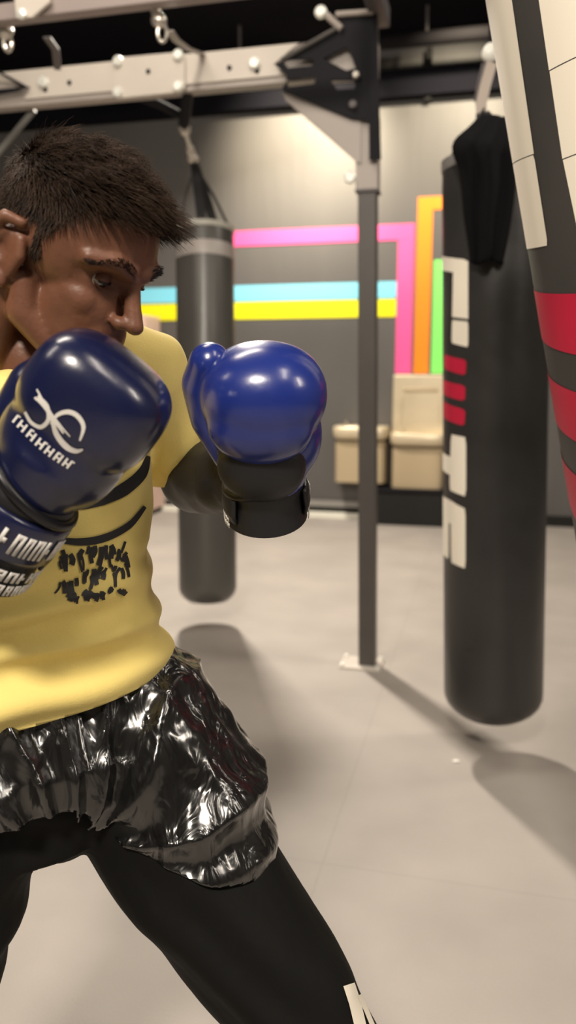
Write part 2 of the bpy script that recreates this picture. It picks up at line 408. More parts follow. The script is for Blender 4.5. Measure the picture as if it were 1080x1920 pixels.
# drinking fountains on the wall
def fountain(name, label, x0, x1, ytop, yrim, ybot, panel_top=None):
    c_f = CW - .30
    s0 = wall_s(x0, 800, CW - .2)[0]; s1 = wall_s(x1, 800, CW - .2)[0]
    zr = wall_s(x0, yrim, c_f)[1]; zb = wall_s(x0, ybot, c_f)[1]; zm = zr - .12; sm = (s0 + s1) / 2; w = s1 - s0
    base = wn(sm, CW - .16, zb); root = thing(name, label, 'drinking fountain', base)
    # body: tapered cabinet under the basin
    mb = MB(); A = Wd; B = -Nd
    loft(mb, [(wn(sm, CW - .13, zb), w * .46, .125, A, B), (wn(sm, CW - .135, zm - .02), w * .46, .13, A, B)], 40, 7)
    build('body', mb, M['steel_body'], base, root, angle=50)
    mb = MB()
    loft(mb, [(wn(sm, CW - .15, zm), w * .45, .13, A, B), (wn(sm, CW - .155, zm + .03), w * .5, .15, A, B), (wn(sm, CW - .155, zr - .012), w * .5, .152, A, B), (wn(sm, CW - .155, zr), w * .485, .142, A, B),
              (wn(sm, CW - .155, zr - .006), w * .42, .11, A, B), (wn(sm, CW - .155, zr - .05), w * .2, .05, A, B)], 48, 5)
    bs = build('basin', mb, M['steel_panel'], base, root, angle=60)
    mb = MB(); q = wn(sm - w * .3, CW - .1, zr - .01)
    tube(mb, [q, q + Zd * .03, q + Zd * .045 - Nd * .02, q + Zd * .04 - Nd * .04], [.012, .012, .01, .008], 12)
    build('spout', mb, M['steel'], base, root)
    mb = MB(); box(mb, wn(sm, CW - .29, zm + .045), (w * .3, .02, .05), AXW); build('push_bar', mb, M['steel'], base, root, bevel=.006)
    if panel_top:
        zt = wall_s(x0, panel_top, CW - .12)[1]
        mb = MB(); box(mb, wn(sm, CW - .06, (zr - .02 + zt) / 2), (w * .99, .12, zt - zr + .02), AXW)
        bx = build('bottle_filler', mb, M['steel_panel'], base, root, smooth=False, bevel=.02)
        mb = MB(); box(mb, wn(sm, CW - .121, zt - .14), (w * .62, .012, .035), AXW); build('filler_nozzle', mb, M['steel_body'], base, root, bevel=.006)
        for i in (-1, 1):
            mb = MB(); box(mb, wn(sm + i * w * .34, CW - .122, zr + (zt - zr) * .4), (.015, .008, (zt - zr) * .5), AXW)
            build('alcove_rim', mb, M['steel_panel'], base, root, bevel=.003)
    return root
fountain('drinking_fountain', 'steel bottle-filling drinking fountain with tall back panel under the vertical stripes', 733, 838, 0, 812, 916, 702)
fountain('drinking_fountain', 'small bare steel drinking fountain partly behind the grey post', 626, 728, 0, 800, 905)
# black bench below
s0 = wall_s(700, 960, CW - .2)[0]; s1 = wall_s(842, 960, CW - .2)[0]; zt = wall_s(770, 917, CW - .25)[1]
base = wn((s0 + s1) / 2, CW - .17, 0); bench = thing('storage_box', 'low black box on the floor below the steel drinking fountains', 'box', base)
mb = MB(); box(mb, base + Zd * (zt - .03) / 2, (s1 - s0, .28, zt - .03), AXW); build('body', mb, M['dark_trim'], base, bench, False, .01)
mb = MB(); box(mb, base + Zd * (zt - .015), (s1 - s0 + .02, .30, .03), AXW); build('lid', mb, M['black_metal'], base, bench, False, .008)
# pale cabinet behind the person
s0 = wall_s(150, 900, CW - .2)[0]; s1 = wall_s(296, 900, CW - .2)[0]; base = wn((s0 + s1) / 2, CW - .22, 0)
cab = thing('storage_cabinet', 'pale pinkish cabinet against the back wall, mostly hidden behind the boxer', 'cabinet', base)
mb = MB(); box(mb, base + Zd * 1.0, (s1 - s0, .38, 1.9), AXW); build('body', mb, M['pink_pale'], base, cab, False, .01)
for i in (-1, 1):
    mb = MB(); box(mb, base + Wd * i * (s1 - s0) / 4 - Nd * .198 + Zd * 1.0, ((s1 - s0) / 2 - .02, .018, 1.84), AXW); d = build('door', mb, M['pink_pale'], base, cab, False, .004)
    mb = MB(); box(mb, base + Wd * i * .04 - Nd * .215 + Zd * 1.05, (.014, .02, .14), AXW); build('handle', mb, M['steel'], base, d, False, .004)
mb = MB(); box(mb, base + Zd * .025, (s1 - s0 - .04, .34, .05), AXW); build('plinth', mb, M['dark_trim'], base, cab, False)

# pipe under the ceiling
cpipe = CW - .5
a = PLANE(640, 84, cpipe); b2 = PLANE(1100, 52, cpipe); zz = PLANE(800, 72, cpipe)[2]
base = wn((PLANE(800, 72, cpipe) @ Wd), cpipe, zz)
pipe = thing('ceiling_pipe', 'dark grey horizontal pipe running under the black ceiling near the back wall', 'pipe', base)
mb = MB(); tube(mb, [wn(a @ Wd - .6, cpipe, zz), wn(b2 @ Wd, cpipe, zz)], .055, 20); build('pipe', mb, mat('pipe_grey', (.010, .009, .010, 1), .8, spec=.1), base, pipe)
for k in (0, -1.6):
    mb = MB(); q = base + Wd * k; tube(mb, [q + Zd * .05, wn(q @ Wd, cpipe, CEIL)], .012, 10); build('hanger', mb, M['beam_dark'], base, pipe)
mb = MB(); q = PLANE(800, 120, CW - .3); box(mb, wn(q @ Wd, CW - .06, q[2]), (.05, .04, .42), AXW); o = build('trim_4', mb, M['dark_trim'], smooth=False); o['kind'] = 'structure'

# ------------------------------------------------------------------ the bag rig
pb = FLOOR(689.5, 1247); CR = pb @ Nd; sp = pb @ Wd
rig = thing('bag_rig', 'bolted grey and black steel punching bag rig standing on the floor', 'bag rig', pb)
def part(name, mb, m, bevel=0, smooth=False, parent=None): return build(name, mb, m, pb, parent or rig, smooth, bevel)
HP = .04
def rz(px, py, off=0): return PLANE(px, py, CR + off)
ztop = rz(690, 24, -HP)[2]
pt_ = rz(690.5, 24, 0); PA = pt_ - pb; PA = PA / PA[2]; PAX = (Wd, Nd, PA / np.linalg.norm(PA))
def onpost(z): return pb + PA * z
mb = MB(); box(mb, onpost(ztop / 2 + .004), (2 * HP, 2 * HP, ztop - .012), PAX); post = part('post', mb, M['post_grey'], .004)
mb = MB(); box(mb, wn(sp - .03, CR, .005), (.2, .16, .01), AXW); bp = part('base_plate', mb, M['beam_grey'], .002)
for i in (-1, 1):
    for j in (-1, 1):
        mb = MB(); lathe(mb, [(.009, 0), (.009, .012), (.004, .014)], wn(sp - .03 + i * .085, CR + j * .062, .01), AXW, 10); build('bolt', mb, M['bolt'], pb, bp)
def plate(name, pxs, off, th, m, holes=(), bevel=.0015, parent=None):
    mb = MB(); prism(mb, [rz(x, y, off) for x, y in pxs], Nd, th, [[rz(x, y, off) for x, y in h] for h in holes]); return part(name, mb, m, bevel, False, parent)
def rbolt(px, py, off, r=.022, m='bolt', h=.02, parent=None):
    c = rz(px, py, off); mb = MB(); lathe(mb, [(r, 0), (r, h * .6), (r * .7, h), (.001, h)], c, (Wd, -Zd if False else Zd, -Nd), 16); return part('bolt', mb, M[m], 0, True, parent)
# beam: dark box section behind a light swallow-tailed face plate
zb0 = rz(400, 172, 0)[2]; zb1 = rz(400, 112, 0)[2]
sl = rz(-260, 150)[:3] @ Wd
mb = MB(); box(mb, wn((sl + sp) / 2, CR + .0, (zb0 + zb1) / 2), (sp - sl, .07, zb1 - zb0), AXW); beam = part('cross_beam', mb, M['sleeve_grey'], .004)
plate('face_plate', [(45, 186), (57, 163), (-20, 149), (-20, 138), (560, 80), (513, 121), (540, 140)], -.045, .009, M['beam_grey'], parent=None)
plate('joint_plate', [(212, 113), (218, 108), (340, 97), (346, 103), (346, 165), (340, 172), (222, 184), (212, 178)], -.062, .016, M['beam_grey'])
for x, y in ((222, 116), (335, 104), (335, 163), (222, 174)): rbolt(x, y, -.062, .024)
for x, y in ((82, 155), (478, 120)): rbolt(x, y, -.046, .026)
for x, y in ((85, 168), (482, 133), (130, 155), (430, 127), (278, 134)): rbolt(x, y, -.063 if x == 278 else -.0465, .011, 'black_metal', .004)
# right gusset (black, with cut-outs) + lit knee plate + sleeve
plate('gusset', [(516, 121), (632, 54), (640, 26), (700, 20), (706, 22), (714, 298), (692, 298), (692, 226), (659, 222), (527, 168), (537, 152), (537, 140)], -.075, .012, M['black_metal'],
      holes=[[(531, 117), (540, 112), (584, 110), (589, 115), (584, 123), (540, 127)], [(606, 110), (649, 88), (655, 92), (667, 128), (649, 132)], [(620, 150), (660, 150), (667, 155), (664, 166), (632, 168)], [(537, 148), (588, 143), (592, 150), (588, 157), (540, 163)]])
for i in range(1):
    mb = MB(); tube(mb, [rz(528, 112, -.085), rz(630, 54, -.085)], .010, 8); part('flange', mb, M['post_grey'])
    mb = MB(); tube(mb, [rz(612, 28, -.085), rz(640, 54, -.085)], .014, 8); part('flange', mb, M['sleeve_grey'])
    mb = MB(); tube(mb, [rz(630, 27, -.085), rz(700, 22, -.085)], .012, 8); part('flange', mb, M['sleeve_grey'])
plate('knee_plate', [(527, 165), (560, 168), (659, 216), (676, 222), (676, 306), (668, 303), (535, 188)], -.058, .012, M['sleeve_grey'])
mb = MB(); zs0 = rz(690, 356, -HP)[2]; zs1 = rz(690, 215, -HP)[2]
box(mb, onpost((zs0 + zs1) / 2), (2 * HP + .016, 2 * HP + .016, zs1 - zs0), PAX); part('sleeve', mb, M['sleeve_grey'], .004)
mb = MB(); zz2 = rz(690, 357, -HP)[2]; box(mb, onpost(zz2), (2 * HP + .022, 2 * HP + .022, .012), PAX); part('sleeve_collar', mb, M['beam_dark'], .002)
rbolt(657, 334, -.05, .026); rbolt(602, 24, -.09, .026); rbolt(668, 142, -.076, .016, 'steel'); rbolt(662, 197, -.076, .018, 'beam_dark')
plate('edge_strip', [(690, 60), (708, 58), (713, 300), (692, 300)], -.0775, .0025, M['black_metal'])
# left gusset and left post (partly outside the frame), left knee brace
plate('gusset', [(54, 163), (-90, 190), (-250, 330), (-262, 330), (-262, 60), (-200, 60), (-60, 100)], -.075, .012, M['black_metal'], holes=[[(42, 164), (36, 160), (-20, 168), (-28, 174), (-20, 180), (36, 170)]])
spl = rz(-285, 150) @ Wd
mb = MB(); box(mb, wn(spl, CR, ztop / 2), (2 * HP, 2 * HP, ztop), AXW); part('post', mb, M['post_grey'], .004)
mb = MB(); tube(mb, [rz(64, 206, .04), rz(-40, 330, .04)], .014, 12); part('knee_brace', mb, mat('brace_grey', (.16, .16, .15, 1), .6))
# second beam, nearer to the camera, tied to the first by spacers above the frame
zB = rz(400, 172, 0)[2] + .02; cB = CR - .72
def PB(px, py): return PLANE(px, py, cB)
zbb = PB(220, 20)[2]
mb = MB(); sE = rz(560, 60) @ Wd; box(mb, wn((sl + sp) / 2, cB, zbb + .03), (sp - sl, .06, .06), AXW); part('cross_beam', mb, mat('beam_mid', (.30, .25, .235, 1), .5), .004)
for s_ in (sp, spl):
    mb = MB(); box(mb, wn(s_, (CR + cB) / 2, zbb + .20), (.07, .72 + .16, .08), AXW); part('spacer', mb, M['beam_dark'], .004)
    mb = MB(); box(mb, wn(s_, cB, zbb + .14), (.08, .08, .18), AXW); part('drop_block', mb, M['beam_dark'], .004)
mb = MB(); pts = [(24, -30), (90, -40), (92, 4), (60, 32), (30, 34)]
prism(mb, [PLANE(x, y, cB - .06) for x, y in pts], Nd, .016); part('joint_plate', mb, M['beam_grey'], .002)
for x, y in ((42, 28),): c = PLANE(x, y, cB - .062); mb = MB(); lathe(mb, [(.018, 0), (.018, .012), (.001, .02)], c, (Wd, Zd, -Nd), 16); part('bolt', mb, M['bolt'], 0, True)
# hanger arm behind the beam for the left bag
pa = rz(352, 190, 0); LBX = P(385, 700, 4.45)
mb = MB(); tube(mb, [rz(352, 168, .0), rz(345, 232, .22)], .028, 8); part('hanger_arm', mb, M['black_metal'])
mb = MB(); tube(mb, [rz(250, 176, .05), rz(300, 196, .12), rz(350, 222, .21)], .02, 10); part('hanger_brace', mb, M['black_metal'])

# swivel + straps hanging from the nearer beam
def swivel(label, px, py, pts, m_strap, sc_=1.0):
    root_p = PLANE(px, py, cB + .05); root = thing('swivel_hook', label, 'hook', root_p, 'swivels on the nearer beam')
    mb = MB(); ell(mb, root_p, (.03 * sc_, .022 * sc_, .026 * sc_)); ell(mb, root_p + Zd * .03 - Wd * .01, (.02, .02, .02)); build('swivel', mb, M['steel'], root_p, root)
    ring = [root_p + (Wd * (.018 * math.cos(t) + .012) + Zd * (.03 * math.sin(t) - .045)) for t in np.linspace(0, 2 * PI, 17)]
    mb = MB(); tube(mb, ring, .007, 8, caps=False); build('carabiner', mb, M['steel'], root_p, root)
    mb = MB(); strap(mb, [PLANE(x, y, cB + o) for x, y, o in pts], .03, .006, Wd); build('strap', mb, m_strap, root_p, root, False)
swivel('beige metal swivel hook with grey strap above the joint plate of the beam', 298, 38, [(318, 58, .06), (330, 75, .2), (352, 92, .45), (385, 104, .72)], M['sleeve_grey'])
swivel('dark blurred swivel hook in the top corner beside the light', 8, 58, [(88, 70, .06), (104, 92, .2), (108, 130, .4)], M['beam_dark'], 1.2)

# lamp seen at the top edge
lp = PLANE(142, -3, CW - 2.2); lamp = thing('ceiling_light', 'bright white lamp at the top edge of the picture above the beam', 'lamp', lp)
mb = MB(); box(mb, lp + Zd * .04, (.40, .20, .05), AXW); build('housing', mb, M['black_metal'], lp, lamp, False, .004)
mb = MB(); box(mb, lp, (.37, .17, .05), AXW); build('diffuser', mb, mat('lamp_glow', (1, 1, 1, 1), .5, emit=((1, .93, .85, 1), 9)), lp, lamp, False, .004)
for i in (-.12, .12):
    mb = MB(); tube(mb, [lp + Wd * i + Zd * .06, np.array([*(lp + Wd * i)[:2], CEIL])], .008, 8); build('suspension_rod', mb, M['black_metal'], lp, lamp)

# ------------------------------------------------------------------ punching bags
class Bag:
    def __init__(s, top, bot, R, bulge=.0):
        s.top = np.array(top, float); s.bot = np.array(bot, float); s.R = R; a = s.top - s.bot; s.L = np.linalg.norm(a); s.W = a / s.L; s.bulge = bulge
        tc = CAM - s.bot; tc = tc - s.W * (tc @ s.W); s.e1 = tc / np.linalg.norm(tc); s.e2 = np.cross(s.W, s.e1)
        if s.e2[0] < 0: s.e2 = -s.e2
    def r(s, t):
        e = .10; u = min(t, s.L - t * 0)
        if t < e: return s.R * (1 - (1 - t / e) ** 2.6 * .45)
        return s.R * (1 + s.bulge * math.sin(PI * t / s.L))
    def pt(s, phi, t, off=0): return s.bot + s.W * t + (s.r(t) + off) * (s.e1 * math.cos(phi) + s.e2 * math.sin(phi))
    def from_px(s, px, py):
        r = rdir(px, py); r = r / np.linalg.norm(r); q = CAM - s.bot
        rp = r - s.W * (r @ s.W); qp = q - s.W * (q @ s.W); A = rp @ rp; B = rp @ qp; Cc = qp @ qp - s.R ** 2; D = B * B - A * Cc
        k = (-B - math.sqrt(D)) / A if D > 0 else -B / A
        h = q + r * k; t = h @ s.W; hp = h - s.W * t; return math.atan2(hp @ s.e2, hp @ s.e1), t
    def shell(s):
        mb = MB(); prof = [(.001, .0)]
        for t in (.0, .008, .02, .035, .055, .08, .11): prof.append((s.r(t) * (.72 if t == 0 else 1), t))
        for k in range(1, 24): t = .11 + (s.L - .11) * k / 24; prof.append((s.r(t), t))
        prof += [(s.R * .985, s.L - .004), (s.R * .95, s.L), (s.R * .9, s.L), (s.R * .88, s.L - .03), (.001, s.L - .03)]
        lathe(mb, prof, s.bot, (s.e1, s.e2, s.W), 64); return mb
    def patch(s, mb, cs, nu=10, nv=8, off=.0009, ext=0, rc=0):
        """cs: 4 pixel corners TL,TR,BR,BL; ext: widen the left side by this angle beyond the outline"""
        q = [s.from_px(*c) for c in cs]
        q[0] = (q[0][0] - ext, q[0][1]); q[3] = (q[3][0] - ext, q[3][1]); v = []; f = []
        for j in range(nv + 1):
            for i in range(nu + 1):
                u, w = i / nu, j / nv
                if rc:                                   # rounded corners
                    du = max(0, abs(w - .5) * 2 - (1 - rc)) / rc; uu = .5 + (u - .5) * (1 - rc * (1 - math.sqrt(max(0, 1 - du * du))) * .6)
                else: uu = u
                a = [(1 - uu) * q[0][k] + uu * q[1][k] for k in (0, 1)]; b = [(1 - uu) * q[3][k] + uu * q[2][k] for k in (0, 1)]
                v.append(s.pt((1 - w) * a[0] + w * b[0], (1 - w) * a[1] + w * b[1], off))
        for j in range(nv):
            for i in range(nu): k = j * (nu + 1) + i; f.append((k, k + 1, k + nu + 2, k + nu + 1))
        mb.add(v, f)
GB = 'hanging punching bags'
def solid(o, t=.0015, off=0):
    m = o.modifiers.new('thickness', 'SOLIDIFY'); m.thickness = t; m.offset = off; return o

# left grey bag
ax0 = P(390, 1130, 4.45); ax1 = P(384, 432, 4.40)
bg = Bag(ax1, ax0, .160); r0 = ax0.copy()
root = thing('punching_bag', 'slim plain grey punching bag hanging behind the blue glove, left of the post', 'punching bag', r0, GB)
build('shell', bg.shell(), M['bag_grey'], r0, root, angle=50)
mb = MB(); lathe(mb, [(bg.R * 1.012, -.02), (bg.R * 1.02, -.012), (bg.R * 1.02, .008), (bg.R * .96, .012), (bg.R * .95, -.02)], bg.top, (bg.e1, bg.e2, bg.W), 48); build('rim', mb, mat('bag_rim', (.42, .41, .36, 1), .45), r0, root, angle=50)
mb = MB(); lathe(mb, [(bg.R * 1.006, -.17), (bg.R * 1.012, -.165), (bg.R * 1.012, -.10), (bg.R * 1.006, -.095)], bg.top, (bg.e1, bg.e2, bg.W), 48); build('band', mb, mat('bag_band', (.36, .33, .31, 1), .4), r0, root, angle=50)
apex = P(366, 312, 4.40)
for k, ph in enumerate((-1.15, -.1, 1.15, 2.6)):
    e = bg.pt(ph, bg.L - .01, -.012); mid = (e + apex) / 2 + (bg.e1 * math.cos(ph) + bg.e2 * math.sin(ph)) * .012
    mb = MB(); strap(mb, [e - bg.W * .12, e, mid, apex], .05, .006, bg.e2 if abs(math.cos(ph)) > .5 else bg.e1); build('strap', mb, M['strap_black'], r0, root)
hk = P(344, 234, 4.2)
mb = MB(); tube(mb, [apex + (hk - apex) * t for t in (0, .25)], .022, 12); build('strap_loop', mb, M['strap_black'], r0, root)
mb = MB(); q0 = apex + (hk - apex) * .12; q1 = apex + (hk - apex) * .45; dirv = (q1 - q0); xx, yy, _ = frame_of(dirv)
ell(mb, apex + (hk - apex) * .2, (.034, .03, .026)); tube(mb, [q0 + xx * .012, q1 + xx * .012], .013, 10); tube(mb, [q0 - xx * .012, q1 - xx * .012], .013, 10); ell(mb, q1, .022); build('carabiner', mb, M['steel'], r0, root)
mb = MB(); tube(mb, [q1, apex + (hk - apex) * .8], .013, 10); ell(mb, apex + (hk - apex) * .9, (.032, .03, .035)); build('swivel', mb, M['steel'], r0, root)
mb = MB(); tube(mb, [apex + (hk - apex) * .93, rz(345, 228, .22)], .016, 10); build('hook', mb, M['beam_dark'], r0, root)

# middle bag
ax0 = P(924, 1340, 2.98); ax1 = P(931, 300, 2.98 * (math.cos(TH) - .2533 * math.sin(TH)) / (math.cos(TH) + .44 * math.sin(TH)))
bgm = Bag(ax1, ax0, .178); r0 = ax0.copy()
root = thing('punching_bag', 'black punching bag with white vertical lettering and three small red bars, under a black cloth', 'punching bag', r0, GB)
build('shell', bgm.shell(), M['bag'], r0, root, angle=50)
E = .5
def decal(bag, name, m, root, r0, *pats):
    mb = MB()
    for cs, kw in pats: bag.patch(mb, cs, **kw)
    return build(name, mb, m, r0, root, angle=180)
decal(bgm, 'letter', M['bag_white'], root, r0, ([(833, 470), (878, 487), (878, 514), (835, 497)], dict(ext=E, rc=.25)), ([(850, 505), (878, 505), (878, 598), (848, 594)], {}), ([(848, 600), (878, 603), (878, 651), (847, 643)], dict(rc=.15)))
decal(bgm, 'letter', M['bag_white'], root, r0, ([(846, 814), (874, 820), (874, 931), (843, 918)], dict(rc=.2)), ([(834, 846), (850, 858), (850, 893), (834, 878)], dict(ext=E, rc=.3)))
decal(bgm, 'letter', M['bag_white'], root, r0, ([(833, 931), (842, 936), (842, 1048), (834, 1040)], dict(ext=E, rc=.1)), ([(845, 938), (873, 954), (873, 1066), (846, 1054)], dict(rc=.15)), ([(838, 934), (852, 942), (852, 985), (838, 978)], {}))
for q in ([(837, 663), (875, 675), (873, 704), (837, 690)], [(834, 711), (873, 723), (872, 752), (835, 739)], [(834, 751), (873, 768), (871, 799), (836, 783)]): decal(bgm, 'red_bar', M['bag_red'], root, r0, (q, dict(ext=.12, rc=.3)))
mb = MB(); lathe(mb, [(bgm.R * 1.004, -.03), (bgm.R * 1.015, -.02), (bgm.R * 1.015, .004), (bgm.R * .95, .008), (bgm.R * .94, -.03)], bgm.top, (bgm.e1, bgm.e2, bgm.W), 48); build('rim', mb, mat('bag_rim_grey', (.20, .19, .185, 1), .4), r0, root, angle=50)
apx = P(905, 212, 2.72)
for ph in (-1.2, .3, 1.9, 3.4):
    e = bgm.pt(ph, bgm.L - .01, -.012)
    mb = MB(); strap(mb, [e - bgm.W * .12, e, apx], .045, .006, bgm.e2 if abs(math.cos(ph)) > .5 else bgm.e1); build('strap', mb, M['strap_black'], r0, root)
mb = MB(); strap(mb, [apx - Zd * .02, P(902, 196, 2.72), P(910, 160, 2.72), P(922, 118, 2.72)], .036, .008, RX); build('hanging_strap', mb, mat('strap_beige', (.42, .36, .31, 1), .5), r0, root)
mb = MB(); strap(mb, [P(897, 192, 2.74), P(902, 160, 2.74), P(912, 118, 2.74)], .03, .006, RX); build('hanging_strap', mb, M['beam_dark'], r0, root)
tp = P(921, 98, 2.72)
mb = MB(); ell(mb, tp, (.035, .02, .03), (np.array([.6, 0, .8]), np.array([0, 1, 0]), np.array([-.8, 0, .6]))); build('carabiner', mb, mat('carabiner_white', (.8, .8, .74, 1), .3), r0, root)
mb = MB(); tube(mb, [tp, np.array([tp[0], tp[1], CEIL])], .012, 8); build('chain', mb, M['black_metal'], r0, root)
# black cloth draped over it
def bagd(py):
    r = rdir(924, py); t = (py - 300) / 1040; c = bgm.top * (1 - t) + bgm.bot * t; return (c - CAM) @ FW
def cloth():
    n, k = 40, 30; v = []; f = []
    top = resample(smooth_curve([(905, 222), (955, 228)]), n + 1)
    Lx = resample(smooth_curve([(905, 215), (880, 240), (850, 272), (862, 315), (868, 350), (872, 400), (880, 450), (884, 492)]), k + 1)
    Rx = resample(smooth_curve([(950, 222), (960, 250), (966, 290), (968, 340), (966, 390), (962, 430), (956, 465), (950, 490)]), k + 1)
    for j in range(k + 1):
        for i in range(n + 1):
            u = i / n; p = Lx[j] * (1 - u) + Rx[j] * u
            zf = P(905, p[1], 2.98); dep = bagd(p[1]) - .185 - .05 * math.sin(PI * u) * (1 - .3 * j / k) + .012 * math.sin(u * 17 + j * .16) + .05 * abs(u - .45) * 1.2
            if j < 8: dep += .1 * (1 - j / 8)
            v.append(P(p[0], p[1] + (6 * math.sin(u * 9) if j == k else 0), dep))
    for j in range(k):
        for i in range(n): a = j * (n + 1) + i; f.append((a, a + 1, a + n + 2, a + n + 1))
    mb = MB(); mb.add(v, f); return mb
o = build('cloth', cloth(), M['cloth_black'], angle=180); solid(o, .012); tag(o, 'black cloth draped over the top of the black lettered punching bag', 'cloth')

# near bag, swung to the right
axm = P(1232, 543, 1.30); lean = np.array([-.215, .03, 1.0]); lean /= np.linalg.norm(lean)
bgn = Bag(axm + lean * .78, axm - lean * 1.02, .186, .0); r0 = bgn.bot.copy()
root = thing('punching_bag', 'large close black punching bag with white lettering and broad red bands, swinging sideways', 'punching bag', r0, GB)
build('shell', bgn.shell(), M['bag_near'], r0, root, angle=50)
decal(bgn, 'letter', M['bag_white'], root, r0, ([(918, -60), (952, -60), (1002, 288), (972, 288)], dict(nu=8, nv=24, ext=.35)), ([(972, 290), (1002, 290), (1028, 460), (990, 457)], dict(nu=8, nv=16, ext=.35, rc=.06)))
for cs in ([(1002, -60), (1200, -60), (1200, 60), (1030, 132)], [(1031, 134), (1200, 62), (1200, 250), (1055, 298)], [(1056, 300), (1200, 252), (1200, 560), (1082, 425)]): decal(bgn, 'letter', M['bag_white'], root, r0, (cs, dict(nu=14, nv=14)))
for cs in ([(1000, 528), (1200, 545), (1200, 680), (1018, 618)], [(1029, 683), (1200, 760), (1200, 868), (1046, 775)], [(1053, 835), (1200, 945), (1200, 1075), (1078, 937)]): decal(bgn, 'red_band', M['bag_red'], root, r0, (cs, dict(nu=20, nv=8, ext=.4)))
ap = bgn.top + bgn.W * .35
for ph in (.4, 1.97, 3.5, 5.1):
    e = bgn.pt(ph, bgn.L - .01, -.012); mb = MB(); strap(mb, [e - bgn.W * .1, e, ap], .045, .006, bgn.e2 if abs(math.cos(ph)) > .5 else bgn.e1); build('strap', mb, M['strap_black'], r0, root)
mb = MB(); tube(mb, [ap, ap + bgn.W * (CEIL - ap[2]) / bgn.W[2]], .014, 10); ell(mb, ap, .03); build('chain', mb, M['steel'], r0, root)

sp_ = FLOOR(855, 1428); mb = MB(); ell(mb, sp_ + Zd * .003, (.014, .009, .003), nu=9, nv=5); tag(build('paper_scrap', mb, M['floor_speck']), 'tiny white paper scrap lying on the grey floor', 'scrap')

# ------------------------------------------------------------------ the boxer
exec_person = True
HIPC = P(50, 1440, 1.06)
PR = np.array([HIPC[0], HIPC[1], 0.0])                   # the person's origin, on the floor
def yaw_dirs(deg):
    a = math.radians(deg); f = np.array([math.sin(a), -math.cos(a), 0]); return f, np.array([math.cos(a), math.sin(a), 0])   # front, his left
FRT, LFT = yaw_dirs(30)
# head frame
hy, hp = math.radians(64), math.radians(32)
hf = np.array([math.sin(hy) * math.cos(hp), -math.cos(hy) * math.cos(hp), -math.sin(hp)])
hu = np.array([math.sin(hy) * math.sin(hp), -math.cos(hy) * math.sin(hp), math.cos(hp)])
hr = np.cross(hf, hu)
HC = P(120, 500, .90)
HS = 1.0
def H(f, r, u): return HC + HS * (hf * f + hr * r + hu * u)
HAX = (hf, hr, hu)
neck0 = P(-5, 735, .985)
sh_l = P(262, 705, 1.06); sh_r = 2 * neck0 - sh_l; sh_r[2] = sh_l[2] - .01; sh_r += FRT * .03
el_l = P(368, 892, 1.15); wr_l = P(497, 905, .97)
el_r = P(-330, 1235, .84); wr_r = P(50, 918, .80)

hm = MB()
ell(hm, H(.000, 0, .046), np.array([.096, .076, .084]) * HS, HAX); ell(hm, H(.040, 0, .040), np.array([.055, .062, .065]) * HS, HAX)
ell(hm, H(.045, 0, -.025), np.array([.052, .056, .066]) * HS, HAX); ell(hm, H(.076, 0, -.078), np.array([.024, .027, .019]) * HS, HAX)
for s in (-1, 1):
    chain(hm, [H(.005, s * .056, -.02), H(.018, s * .054, -.05), H(.075, s * .02, -.082)], [.017, .019, .016])
    ell(hm, H(.052, s * .033, -.008), (.032, .021, .028), HAX)
    chain(hm, [H(.090, s * .010, .041), H(.083, s * .030, .046), H(.066, s * .050, .040)], [.012, .0125, .011])
    ell(hm, H(.104, s * .0125, -.011), (.010, .008, .0075), HAX)
chain(hm, [H(.091, 0, .032), H(.103, 0, .010), H(.114, 0, -.006)], [.009, .0095, .0105]); ell(hm, H(.116, 0, -.008), (.011, .011, .0095), HAX)
chain(hm, [H(.092, -.022, -.043), H(.1025, 0, -.040), H(.092, .022, -.043)], [.006, .0075, .006]); chain(hm, [H(.090, -.02, -.052), H(.0995, 0, -.053), H(.090, .02, -.052)], [.006, .008, .006])
ell(hm, H(.082, 0, -.04), (.02, .036, .03), HAX)
# ears
for s in (-1, 1):
    E0 = H(-.008, s * .078, .004); ef = hf * .93 - hr * s * -.0 ; eo = hr * s
    er = [(-.004, .034, .004), (-.020, .033, .013), (-.030, .016, .017), (-.027, -.006, .015), (-.016, -.024, .009), (-.004, -.032, .003)]
    chain(hm, [E0 + hf * (a + .012) + hu * b + eo * c for a, b, c in er], [.0055, .0065, .0062, .0058, .0065, .0065], 12)
    chain(hm, [E0 + hf * (.010) + hu * .018, E0 + hf * .016 + hu * .002, E0 + hf * .010 - hu * .02], [.006, .007, .006], 12)
    ell(hm, E0 + hf * -.003, (.020, .008, .028), (hf, eo, hu)); chain(hm, [E0 + hf * -.006 + hu * .018 + eo * .008, E0 + hf * -.012 + eo * .010, E0 + hf * -.004 - hu * .014 + eo * .008], [.0045, .005, .0045], 10)
chain(hm, [H(-.030, 0, -.01), H(-.045, 0, -.06), neck0 + Zd * .03 - FRT * .01, neck0 - Zd * .06], [.058, .056, .062, .07])
chain(hm, [H(-.02, .055, -.02), neck0 + LFT * -.03 + FRT * .05], [.022, .020]); chain(hm, [H(-.02, -.055, -.02), neck0 + LFT * .03 + FRT * .05], [.022, .020])
ell(hm, (H(.02, 0, -.07) + neck0 + FRT * .04) / 2, (.035, .035, .05))
head = vox(hm, .0022, 10)
v = getv(head); n_ = getn(head); q = (v - HC) @ np.array(HAX).T / HS
def brush(c, rad, amt, dirv=None):
    global v
    d2 = (((q - np.array(c)) / np.array(rad)) ** 2).sum(1); w = np.exp(-d2 * 1.4) * amt
    v = v + w[:, None] * (n_ if dirv is None else np.array(dirv))
